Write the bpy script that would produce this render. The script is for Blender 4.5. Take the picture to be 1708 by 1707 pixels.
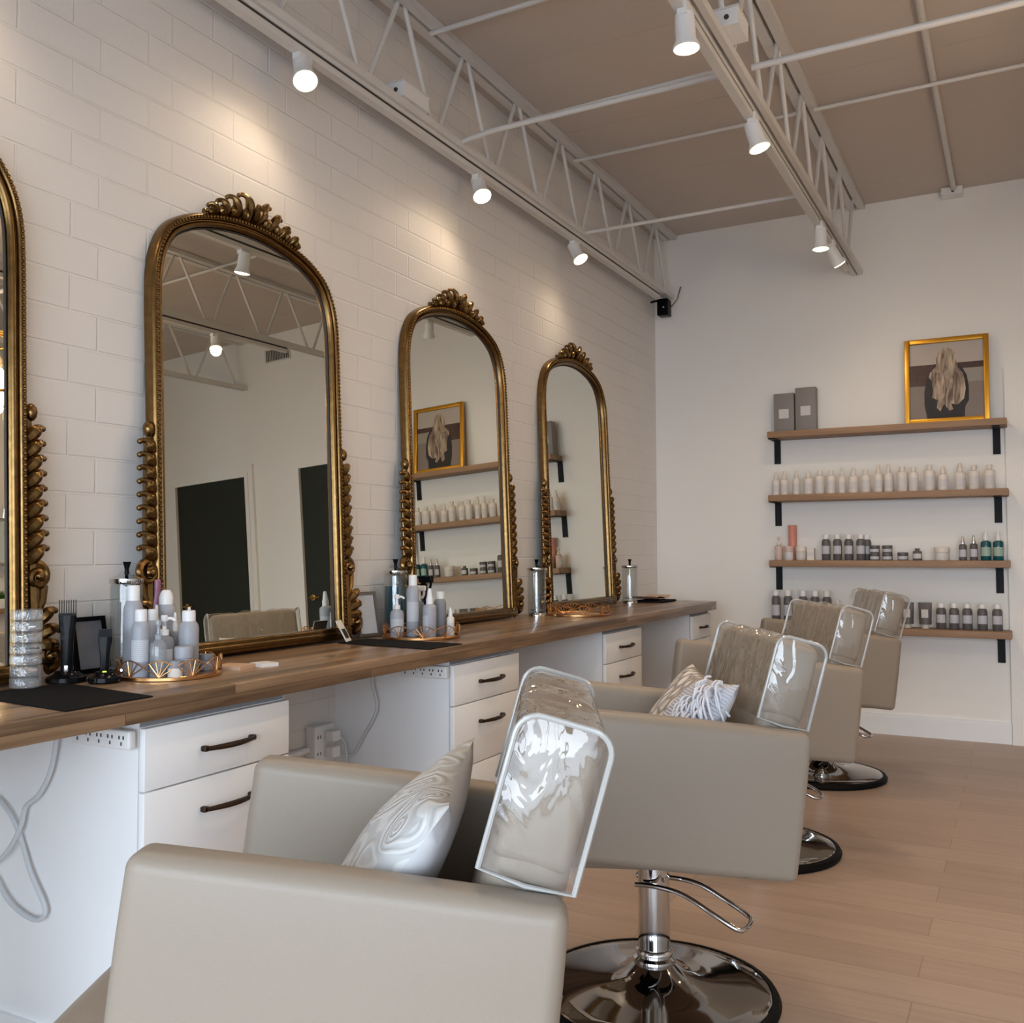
import bpy, math, random
from mathutils import Vector, Matrix
PI = math.pi
random.seed(7)
S = bpy.context.scene
COL = S.collection
for o in list(bpy.data.objects):
    bpy.data.objects.remove(o)

# ------------------------------------------------------------------ camera
YAW, PIT, ROL = .49220, .0406, -.0031
cy, sy = math.cos(YAW), math.sin(YAW)
Fw = Vector((-sy*math.cos(PIT), cy*math.cos(PIT), math.sin(PIT)))
Rt = Vector((cy, sy, 0)); Up = Rt.cross(Fw)
R2 = Rt*math.cos(ROL)+Up*math.sin(ROL); U2 = -Rt*math.sin(ROL)+Up*math.cos(ROL)
cam = bpy.data.cameras.new('camera'); camo = bpy.data.objects.new('camera', cam); COL.objects.link(camo)
m3 = Matrix((R2, U2, -Fw)).transposed()
camo.matrix_world = Matrix.Translation((2.3186, 0, 1.1793)) @ m3.to_4x4()
cam.sensor_fit = 'HORIZONTAL'; cam.sensor_width = 36; cam.lens = 36*1588.31/1708
cam.clip_start = .05; cam.clip_end = 100
S.camera = camo

# ------------------------------------------------------------------ world, daylight, exposure
W = bpy.data.worlds.new('sky'); S.world = W; W.use_nodes = True
wn = W.node_tree.nodes; wl = W.node_tree.links; wn.clear()
wo = wn.new('ShaderNodeOutputWorld'); wb = wn.new('ShaderNodeBackground')
sk = wn.new('ShaderNodeTexSky'); sk.sky_type = 'PREETHAM'; sk.turbidity = 4.5
sk.sun_direction = Vector((.35, .55, .75)).normalized()
wmix = wn.new('ShaderNodeMix'); wmix.data_type = 'RGBA'; wmix.inputs[0].default_value = .72
wmix.inputs[7].default_value = (.74, .86, 1.0, 1)
wl.new(sk.outputs[0], wmix.inputs[6]); wl.new(wmix.outputs[2], wb.inputs[0]); wl.new(wb.outputs[0], wo.inputs[0])
wb.inputs[1].default_value = 11.0
WIN = (.35, 5.2, .12, 2.30, -2.0)     # shop window opening: x0, x1, z0, z1, y
pl = bpy.data.lights.new('window_portal', 'AREA'); pl.shape = 'RECTANGLE'; pl.size = WIN[1]-WIN[0]; pl.size_y = WIN[3]-WIN[2]
pl.cycles.is_portal = True
po = bpy.data.objects.new('window_portal', pl); COL.objects.link(po)
po.location = ((WIN[0]+WIN[1])/2, -2.06, (WIN[2]+WIN[3])/2); po.rotation_euler = (PI/2, 0, 0)
po.rotation_euler = (-PI/2, 0, PI)
S.view_settings.view_transform = 'Standard'; S.view_settings.look = 'None'; S.view_settings.gamma = 1
S.view_settings.use_curve_mapping = False
S.view_settings.exposure = 0.16
LAMP_W = 14
LAMP_COL = (1.0, .77, .54)
try:
    c_ = S.cycles
    c_.use_denoising = True; c_.max_bounces = 10; c_.diffuse_bounces = 5; c_.glossy_bounces = 5
    c_.transmission_bounces = 8; c_.transparent_max_bounces = 24
    c_.caustics_reflective = False; c_.caustics_refractive = False; c_.sample_clamp_indirect = 6
    c_.blur_glossy = .5
except Exception:
    pass

# ------------------------------------------------------------------ materials
def mat(name, col, rough=.5, metal=0, var=.06, vscale=8, bump=0, bscale=60, emit=0, ecol=None, coat=0, spec=.5, trans=0, alpha=1, ior=1.45, stretch=(1, 1, 1), sheen=0):
    m = bpy.data.materials.new(name); m.use_nodes = True
    N = m.node_tree.nodes; L = m.node_tree.links
    b = N['Principled BSDF']
    tc = N.new('ShaderNodeTexCoord'); mp = N.new('ShaderNodeMapping'); mp.inputs['Scale'].default_value = stretch
    L.new(tc.outputs['Object'], mp.inputs[0])
    nz = N.new('ShaderNodeTexNoise'); nz.inputs['Scale'].default_value = vscale; nz.inputs['Detail'].default_value = 4
    L.new(mp.outputs[0], nz.inputs['Vector'])
    mx = N.new('ShaderNodeMix'); mx.data_type = 'RGBA'
    mx.inputs[6].default_value = (*[c*(1-var) for c in col], 1); mx.inputs[7].default_value = (*[min(1, c*(1+var)) for c in col], 1)
    L.new(nz.outputs[0], mx.inputs[0]); L.new(mx.outputs[2], b.inputs['Base Color'])
    b.inputs['Roughness'].default_value = rough; b.inputs['Metallic'].default_value = metal
    b.inputs['Coat Weight'].default_value = coat; b.inputs['Specular IOR Level'].default_value = spec
    b.inputs['Transmission Weight'].default_value = trans; b.inputs['IOR'].default_value = ior; b.inputs['Alpha'].default_value = alpha
    b.inputs['Sheen Weight'].default_value = sheen
    if emit:
        b.inputs['Emission Color'].default_value = (*(ecol or col), 1); b.inputs['Emission Strength'].default_value = emit
    if bump:
        n2 = N.new('ShaderNodeTexNoise'); n2.inputs['Scale'].default_value = bscale; n2.inputs['Detail'].default_value = 6
        L.new(mp.outputs[0], n2.inputs['Vector'])
        bp = N.new('ShaderNodeBump'); bp.inputs['Strength'].default_value = bump; bp.inputs['Distance'].default_value = .004
        L.new(n2.outputs[0], bp.inputs['Height']); L.new(bp.outputs[0], b.inputs['Normal'])
    m['bsdf'] = b.name
    return m

def nodes(m):
    return m.node_tree.nodes, m.node_tree.links, m.node_tree.nodes['Principled BSDF']

def clear_mat(name, tint=(1, 1, 1), refl=1.0, rough=.03, bump=0, bscale=12, f0=1.45, body=0, bodycol=(1, 1, 1)):
    """thin clear sheet: transparent + fresnel gloss (+ a little milky body)"""
    m = bpy.data.materials.new(name); m.use_nodes = True
    N = m.node_tree.nodes; L = m.node_tree.links; N.clear()
    out = N.new('ShaderNodeOutputMaterial'); tr = N.new('ShaderNodeBsdfTransparent'); tr.inputs[0].default_value = (*tint, 1)
    gl = N.new('ShaderNodeBsdfGlossy'); gl.inputs['Roughness'].default_value = rough; gl.inputs[0].default_value = (refl, refl, refl, 1)
    fr = N.new('ShaderNodeFresnel'); ge = N.new('ShaderNodeNewGeometry'); mi_ = N.new('ShaderNodeMix'); mi_.data_type = 'FLOAT'
    mi_.inputs[2].default_value = f0; mi_.inputs[3].default_value = 1/f0; L.new(ge.outputs['Backfacing'], mi_.inputs[0]); L.new(mi_.outputs[0], fr.inputs[0])
    mx = N.new('ShaderNodeMixShader'); L.new(fr.outputs[0], mx.inputs[0])
    base = tr
    if body:
        df = N.new('ShaderNodeBsdfDiffuse'); df.inputs[0].default_value = (*bodycol, 1)
        m0 = N.new('ShaderNodeMixShader'); m0.inputs[0].default_value = body
        L.new(tr.outputs[0], m0.inputs[1]); L.new(df.outputs[0], m0.inputs[2]); base = m0
    L.new(base.outputs[0], mx.inputs[1]); L.new(gl.outputs[0], mx.inputs[2]); L.new(mx.outputs[0], out.inputs[0])
    if bump:
        tc = N.new('ShaderNodeTexCoord'); mp = N.new('ShaderNodeMapping'); mp.inputs['Scale'].default_value = (1.6, 1, .7)
        nz = N.new('ShaderNodeTexNoise'); nz.inputs['Scale'].default_value = bscale; nz.inputs['Detail'].default_value = 2.5; nz.inputs['Distortion'].default_value = .8
        bp = N.new('ShaderNodeBump'); bp.inputs['Strength'].default_value = bump; bp.inputs['Distance'].default_value = .02
        L.new(tc.outputs['Object'], mp.inputs[0]); L.new(mp.outputs[0], nz.inputs['Vector']); L.new(nz.outputs[0], bp.inputs['Height'])
        L.new(bp.outputs[0], gl.inputs['Normal']); L.new(bp.outputs[0], fr.inputs['Normal'])
    return m

def yz_coords(N, L, off=0, ax=(1, 2), extra=None):
    tc = N.new('ShaderNodeTexCoord'); sp = N.new('ShaderNodeSeparateXYZ'); cb = N.new('ShaderNodeCombineXYZ')
    L.new(tc.outputs['Object'], sp.inputs[0]); L.new(sp.outputs[ax[0]], cb.inputs[0])
    ad = N.new('ShaderNodeMath'); ad.operation = 'ADD'; ad.inputs[1].default_value = off
    L.new(sp.outputs[ax[1]], ad.inputs[0])
    if extra is not None: L.new(sp.outputs[extra], ad.inputs[1])
    L.new(ad.outputs[0], cb.inputs[1])
    return tc, cb

WHITE = (.83, .81, .785)
def brick_mat():
    m = mat('painted_block', (.755, .725, .695), .55, var=.03, vscale=3)
    N, L, b = nodes(m); tc, cb = yz_coords(N, L, -.0211)
    bt = N.new('ShaderNodeTexBrick'); bt.inputs['Scale'].default_value = 1; bt.inputs['Brick Width'].default_value = .26
    bt.inputs['Row Height'].default_value = .1016; bt.inputs['Mortar Size'].default_value = .0045; bt.inputs['Mortar Smooth'].default_value = .5
    bt.offset = .35
    L.new(cb.outputs[0], bt.inputs['Vector'])
    n2 = N.new('ShaderNodeTexNoise'); n2.inputs['Scale'].default_value = 70; n2.inputs['Detail'].default_value = 5; L.new(tc.outputs['Object'], n2.inputs['Vector'])
    n3 = N.new('ShaderNodeTexNoise'); n3.inputs['Scale'].default_value = 2.2; L.new(tc.outputs['Object'], n3.inputs['Vector'])
    iv = N.new('ShaderNodeMath'); iv.operation = 'MULTIPLY'; L.new(bt.outputs['Fac'], iv.inputs[0]); L.new(n3.outputs[0], iv.inputs[1])
    h = N.new('ShaderNodeMath'); h.operation = 'MULTIPLY_ADD'; h.inputs[1].default_value = -1.7; L.new(iv.outputs[0], h.inputs[0])
    sc = N.new('ShaderNodeMath'); sc.operation = 'MULTIPLY'; sc.inputs[1].default_value = .18; L.new(n2.outputs[0], sc.inputs[0]); L.new(sc.outputs[0], h.inputs[2])
    bp = N.new('ShaderNodeBump'); bp.inputs['Strength'].default_value = .55; bp.inputs['Distance'].default_value = .006
    L.new(h.outputs[0], bp.inputs['Height']); L.new(bp.outputs[0], b.inputs['Normal'])
    return m

def plank_mat(name, c1, c2, w, l, axis, rough=.4, seam=.0016, grain=26, dark=.55, coat=0, spec=.5, joint=1.0, gain=1.0):
    m = mat(name, c1, rough, coat=coat, spec=spec)
    N, L, b = nodes(m)
    tc, cb = yz_coords(N, L, 0, axis[:2], axis[2] if len(axis) > 2 else None)
    bt = N.new('ShaderNodeTexBrick'); bt.inputs['Scale'].default_value = 1; bt.inputs['Brick Width'].default_value = l; bt.inputs['Row Height'].default_value = w
    bt.inputs['Mortar Size'].default_value = seam; bt.inputs['Mortar Smooth'].default_value = .2; bt.offset = .37; bt.squash = 1
    bt.inputs['Color1'].default_value = (0, 0, 0, 1); bt.inputs['Color2'].default_value = (1, 1, 1, 1); bt.inputs['Mortar'].default_value = (.5, .5, .5, 1)
    L.new(cb.outputs[0], bt.inputs['Vector'])
    mp = N.new('ShaderNodeMapping'); mp.inputs['Scale'].default_value = (1.6, grain, 1); L.new(cb.outputs[0], mp.inputs[0])
    ad = N.new('ShaderNodeVectorMath'); ad.operation = 'ADD'
    sc0 = N.new('ShaderNodeVectorMath'); sc0.operation = 'SCALE'; sc0.inputs['Scale'].default_value = 9; L.new(bt.outputs['Color'], sc0.inputs[0])
    L.new(mp.outputs[0], ad.inputs[0]); L.new(sc0.outputs[0], ad.inputs[1])
    nz = N.new('ShaderNodeTexNoise'); nz.inputs['Scale'].default_value = 1.5; nz.inputs['Detail'].default_value = 6; nz.inputs['Distortion'].default_value = .6; L.new(ad.outputs[0], nz.inputs['Vector'])
    f = N.new('ShaderNodeMath'); f.operation = 'MULTIPLY_ADD'; f.inputs[1].default_value = .45 * joint
    L.new(bt.outputs['Color'], f.inputs[0])
    g = N.new('ShaderNodeMath'); g.operation = 'MULTIPLY'; g.inputs[1].default_value = .75; L.new(nz.outputs[0], g.inputs[0]); L.new(g.outputs[0], f.inputs[2])
    mr = N.new('ShaderNodeMapRange'); mr.inputs[1].default_value = .6-.5/gain; mr.inputs[2].default_value = .6+.5/gain; L.new(f.outputs[0], mr.inputs[0])
    mx = N.new('ShaderNodeMix'); mx.data_type = 'RGBA'; mx.inputs[6].default_value = (*c1, 1); mx.inputs[7].default_value = (*c2, 1); L.new(mr.outputs[0], mx.inputs[0])
    m2 = N.new('ShaderNodeMix'); m2.data_type = 'RGBA'; m2.inputs[7].default_value = (*[c*dark for c in c1], 1)
    L.new(mx.outputs[2], m2.inputs[6]); L.new(bt.outputs['Fac'], m2.inputs[0]); L.new(m2.outputs[2], b.inputs['Base Color'])
    bp = N.new('ShaderNodeBump'); bp.inputs['Strength'].default_value = .12; bp.inputs['Distance'].default_value = .002; L.new(nz.outputs[0], bp.inputs['Height']); L.new(bp.outputs[0], b.inputs['Normal'])
    return m

def label_mat(name, col, ink):
    m = mat(name, col, .55, var=.02)
    N, L, b = nodes(m); tc, cb = yz_coords(N, L, 0, (0, 2))
    wv = N.new('ShaderNodeTexWave'); wv.bands_direction = 'Z'; wv.inputs['Scale'].default_value = 62; wv.inputs['Distortion'].default_value = 2; wv.inputs['Detail'].default_value = 3; wv.inputs['Detail Scale'].default_value = 20
    L.new(tc.outputs['Object'], wv.inputs['Vector'])
    rp = N.new('ShaderNodeValToRGB'); rp.color_ramp.elements[0].position = .72; rp.color_ramp.elements[1].position = .95
    L.new(wv.outputs['Fac'], rp.inputs[0])
    mx = N.new('ShaderNodeMix'); mx.data_type = 'RGBA'; mx.inputs[6].default_value = (*col, 1); mx.inputs[7].default_value = (*ink, 1)
    sc = N.new('ShaderNodeMath'); sc.operation = 'MULTIPLY'; sc.inputs[1].default_value = .3; L.new(rp.outputs[0], sc.inputs[0])
    L.new(sc.outputs[0], mx.inputs[0]); L.new(mx.outputs[2], b.inputs['Base Color'])
    return m

def gold_mat():
    m = mat('antique_gold', (.19, .112, .042), .27, metal=1, var=.5, vscale=45, bump=.07, bscale=160)
    return m

def knit_mat():
    m = mat('knotted_cotton', (.62, .54, .47), .9, var=.1, vscale=30, sheen=.2)
    N, L, b = nodes(m)
    tc = N.new('ShaderNodeTexCoord'); mp = N.new('ShaderNodeMapping'); mp.inputs['Scale'].default_value = (1, 1.6, 1); L.new(tc.outputs['Object'], mp.inputs[0])
    v = N.new('ShaderNodeTexVoronoi'); v.feature = 'DISTANCE_TO_EDGE'; v.inputs['Scale'].default_value = 19; L.new(mp.outputs[0], v.inputs['Vector'])
    rp = N.new('ShaderNodeValToRGB'); rp.color_ramp.elements[0].position = .0; rp.color_ramp.elements[1].position = .22
    L.new(v.outputs['Distance'], rp.inputs[0])
    mx = N.new('ShaderNodeMix'); mx.data_type = 'RGBA'; mx.inputs[6].default_value = (.33, .27, .24, 1); mx.inputs[7].default_value = (.68, .62, .56, 1)
    L.new(rp.outputs[0], mx.inputs[0]); L.new(mx.outputs[2], b.inputs['Base Color'])
    bp = N.new('ShaderNodeBump'); bp.inputs['Strength'].default_value = 1; bp.inputs['Distance'].default_value = .012; L.new(rp.outputs[0], bp.inputs['Height']); L.new(bp.outputs[0], b.inputs['Normal'])
    return m

def stripe_mat():
    m = mat('striped_cotton', (.66, .68, .74), .9, var=.1, vscale=30)
    N, L, b = nodes(m)
    tc = N.new('ShaderNodeTexCoord')
    w = N.new('ShaderNodeTexWave'); w.bands_direction = 'X'; w.inputs['Scale'].default_value = 36; w.inputs['Distortion'].default_value = 1.5; w.inputs['Detail'].default_value = 3
    L.new(tc.outputs['Object'], w.inputs['Vector'])
    rp = N.new('ShaderNodeValToRGB'); rp.color_ramp.elements[0].position = .1; rp.color_ramp.elements[1].position = .5
    rp.color_ramp.elements[0].color = (.47, .48, .55, 1); rp.color_ramp.elements[1].color = (.62, .62, .66, 1)
    L.new(w.outputs['Fac'], rp.inputs[0]); L.new(rp.outputs[0], b.inputs['Base Color'])
    bp = N.new('ShaderNodeBump'); bp.inputs['Strength'].default_value = .6; bp.inputs['Distance'].default_value = .006; L.new(w.outputs['Fac'], bp.inputs['Height']); L.new(bp.outputs[0], b.inputs['Normal'])
    return m

def embroid_mat():
    m = mat('embroidered_linen', (.52, .515, .50), .85, var=.06, vscale=50, bump=.2, bscale=220)
    N, L, b = nodes(m)
    tc = N.new('ShaderNodeTexCoord')
    v = N.new('ShaderNodeTexVoronoi'); v.feature = 'SMOOTH_F1'; v.inputs['Scale'].default_value = 13; L.new(tc.outputs['Object'], v.inputs['Vector'])
    s = N.new('ShaderNodeMath'); s.operation = 'MULTIPLY'; s.inputs[1].default_value = 52; L.new(v.outputs['Distance'], s.inputs[0])
    w = N.new('ShaderNodeMath'); w.operation = 'SINE'; L.new(s.outputs[0], w.inputs[0])
    rp = N.new('ShaderNodeValToRGB'); rp.color_ramp.elements[0].position = .0; rp.color_ramp.elements[1].position = .45
    rp.color_ramp.elements[0].color = (.46, .455, .45, 1); rp.color_ramp.elements[1].color = (.56, .555, .54, 1)
    L.new(w.outputs[0], rp.inputs[0]); L.new(rp.outputs[0], b.inputs['Base Color'])
    bp = N.new('ShaderNodeBump'); bp.inputs['Strength'].default_value = .5; bp.inputs['Distance'].default_value = .0026; L.new(w.outputs[0], bp.inputs['Height']); L.new(bp.outputs[0], b.inputs['Normal'])
    return m

M = {}
M['brick'] = brick_mat()
M['wall'] = mat('painted_plaster', (.87, .845, .80), .6, var=.02, vscale=2, bump=.05, bscale=120)
M['ceil'] = None
M['floor'] = plank_mat('oak_laminate_floor', (.35, .25, .19), (.475, .355, .275), .16, 1.25, (0, 1), rough=.38, dark=.78, joint=.8, gain=1.35)
M['counter'] = plank_mat('walnut_butcher_block', (.105, .058, .031), (.345, .220, .128), .06, .9, (1, 0, 2), rough=.33, seam=.0007, grain=24, dark=.6, coat=.15, gain=2.3)
M['shelfwood'] = plank_mat('shelf_wood', (.22, .125, .07), (.34, .205, .115), .2, 3, (0, 2, 1), rough=.55, seam=0, grain=30, gain=2.2)
M['steel'] = mat('white_painted_steel', (.68, .66, .63), .45, var=.04)
M['dark_slot'] = mat('dark_slot', (.05, .04, .035), .6)
M['white_plastic'] = mat('white_plastic', (.80, .80, .79), .35, var=.02)
M['cab'] = mat('white_laminate', (.86, .86, .86), .38, var=.015)
M['grey_edge'] = mat('grey_gap', (.30, .30, .31), .6)
M['bronze'] = mat('dark_bronze', (.045, .028, .018), .38, metal=.8, var=.3, vscale=30)
M['gold'] = gold_mat()
M['brass'] = mat('polished_brass', (.72, .42, .12), .25, metal=1, var=.1)
M['copper'] = mat('copper_wire', (.62, .33, .14), .28, metal=1, var=.1)
M['framegold'] = mat('yellow_gold_frame', (.66, .33, .035), .32, metal=.75, var=.1)
mm = mat('mirror_silver', (.82, .82, .74), .0, metal=1, var=.0); M['mirror'] = mm
M['vinyl'] = mat('taupe_vinyl', (.268, .220, .172), .45, var=.03, vscale=5, bump=.12, bscale=420, sheen=.05)
M['chrome'] = mat('chrome', (.62, .62, .63), .06, metal=1, var=.02)
M['darkchrome'] = mat('dark_chrome', (.40, .39, .38), .05, metal=1, var=.02)
M['rubber'] = mat('black_rubber', (.004, .004, .004), .5, spec=.10)
M['black'] = mat('black_plastic', (.004, .004, .005), .14, spec=.10)
M['blackmetal'] = mat('black_iron', (.007, .007, .009), .55, spec=.2)
M['mat'] = mat('black_rubber_mat', (.009, .009, .010), .85, bump=.5, bscale=300, spec=.12)
M['pvc'] = clear_mat('clear_vinyl', (.97, .96, .94), 1.0, .04, bump=.5, bscale=9.5, f0=1.72, body=.04, bodycol=(.7, .7, .7))
M['piping'] = mat('translucent_piping', (.40, .39, .37), .2, var=.05, coat=.25)
M['glass'] = clear_mat('clear_glass', (.86, .89, .89), 1, .02, f0=1.7, body=.02, bodycol=(.8, .83, .84))
M['window'] = clear_mat('window_glass', (.96, .98, .98), .8, .0, f0=1.35)
M['acrylic'] = clear_mat('acrylic', (.90, .92, .93), 1, .04, bump=.3, bscale=60, f0=1.6, body=.16, bodycol=(.8, .82, .85))
M['blueliq'] = mat('blue_disinfectant', (.0015, .055, .085), .1, var=.1, coat=1)
M['greycan'] = mat('pale_grey_bottle', (.36, .37, .41), .42, var=.03)
M['greycan2'] = mat('mid_grey_bottle', (.24, .25, .28), .42, var=.03)
M['darkcan'] = mat('charcoal_grey_bottle', (.115, .105, .105), .42, var=.05)
M['clearbottle'] = clear_mat('clear_bottle', (.75, .78, .8), 1, .05, f0=1.5, body=.3, bodycol=(.6, .62, .66))
M['cap'] = mat('white_cap', (.80, .80, .80), .35, var=.02)
M['creamcap'] = mat('cream_cap', (.72, .67, .60), .4, var=.02)
M['whitebottle'] = mat('white_bottle', (.76, .70, .64), .42, var=.03)
M['pinkbottle'] = mat('blush_bottle', (.62, .47, .40), .42, var=.03)
M['coral'] = mat('coral_tube', (.62, .25, .19), .45, var=.06)
M['cream'] = mat('cream_plastic', (.70, .63, .54), .45, var=.03)
M['teal'] = mat('teal_bottle', (.0, .085, .10), .2, var=.1, coat=.5)
M['mint'] = mat('pale_mint_label', (.33, .45, .37), .45, var=.05)
M['silver'] = mat('silver_plastic', (.62, .61, .60), .25, metal=.8, var=.03)
M['label'] = label_mat('printed_label', (.55, .565, .60), (.2, .2, .22))
M['whitelabel'] = label_mat('pale_label', (.66, .64, .63), (.35, .33, .32))
M['bluecard'] = mat('grey_blue_card', (.16, .17, .20), .5, var=.3, vscale=20)
M['boxgrey'] = mat('grey_card_box', (.25, .225, .21), .55, var=.03)
M['pinkcomb'] = mat('mauve_comb', (.30, .14, .22), .3, var=.1)
M['paper'] = mat('white_paper', (.76, .74, .72), .7, var=.02)
M['tanpaper'] = mat('tan_card', (.62, .42, .30), .7, var=.04)
M['cord'] = mat('grey_white_cord', (.60, .62, .64), .5, var=.03)
M['door'] = mat('dark_green_black_door', (.012, .015, .009), .45, var=.1)
M['led'] = mat('green_led', (.55, .8, .05), .4, emit=3)
M['bulb'] = mat('lamp_lens', (1, .85, .6), .4, emit=26, ecol=(1.0, .74, .42))
M['chbulb'] = mat('chandelier_bulb', (1, .8, .5), .4, emit=22, ecol=(1.0, .72, .38))
M['crystal'] = clear_mat('crystal', (.98, .93, .85), 1, .03, f0=1.9, body=.12, bodycol=(.9, .75, .55))
M['grass'] = mat('artificial_grass', (.05, .14, .012), .7, var=.4, vscale=60)
M['knit'] = knit_mat(); M['stripe'] = stripe_mat(); M['embroid'] = embroid_mat()
M['fringe'] = mat('fringe_yarn', (.66, .67, .72), .9, var=.15, vscale=20)
M['linenback'] = mat('plain_linen', (.50, .49, .50), .9, var=.04, bump=.15, bscale=200)
M['greyframe'] = mat('pewter_frame', (.20, .185, .17), .35, metal=.7, var=.1)
M['hair'] = None
M['ground'] = mat('pavement', (.35, .34, .33), .9, var=.1, bump=.2)

def ceil_mat():
    m = mat('painted_ceiling_board', (.60, .53, .47), .75, var=.02, vscale=2, bump=.08, bscale=90)
    N, L, b = nodes(m); tc, cb = yz_coords(N, L, -.06, (0, 1))
    bt = N.new('ShaderNodeTexBrick'); bt.inputs['Scale'].default_value = 1; bt.inputs['Brick Width'].default_value = 40; bt.inputs['Row Height'].default_value = .76
    bt.inputs['Mortar Size'].default_value = .004; bt.inputs['Mortar Smooth'].default_value = .3
    L.new(cb.outputs[0], bt.inputs['Vector'])
    bp = N.new('ShaderNodeBump'); bp.inputs['Strength'].default_value = .8; bp.inputs['Distance'].default_value = .008; bp.invert = True
    L.new(bt.outputs['Fac'], bp.inputs['Height']); L.new(bp.outputs[0], b.inputs['Normal'])
    return m
M['ceil'] = ceil_mat()

def hair_mat():
    m = mat('printed_blonde_hair', (.34, .24, .17), .5)
    N, L, b = nodes(m); tc = N.new('ShaderNodeTexCoord'); mp = N.new('ShaderNodeMapping'); mp.inputs['Scale'].default_value = (42, 1, 7); L.new(tc.outputs['Object'], mp.inputs[0])
    nz = N.new('ShaderNodeTexNoise'); nz.inputs['Scale'].default_value = 1; nz.inputs['Detail'].default_value = 4; nz.inputs['Distortion'].default_value = 1.2; L.new(mp.outputs[0], nz.inputs['Vector'])
    rp = N.new('ShaderNodeValToRGB'); rp.color_ramp.elements[0].position = .35; rp.color_ramp.elements[1].position = .68
    rp.color_ramp.elements[0].color = (.14, .085, .06, 1); rp.color_ramp.elements[1].color = (.66, .50, .37, 1)
    L.new(nz.outputs[0], rp.inputs[0]); L.new(rp.outputs[0], b.inputs['Base Color'])
    return m
M['hair'] = hair_mat()
M['p_sky'] = mat('print_pale_sky', (.55, .46, .41), .35, var=.05); M['p_wall'] = mat('print_brick_red', (.075, .038, .032), .35, var=.6, vscale=40)
M['p_ground'] = mat('print_greige_ground', (.27, .21, .185), .35, var=.1); M['p_dark'] = mat('print_dark_jacket', (.022, .018, .02), .35, var=.5, vscale=30)
M['p_grey'] = mat('print_grey_wall', (.36, .31, .27), .35, var=.1)

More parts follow.
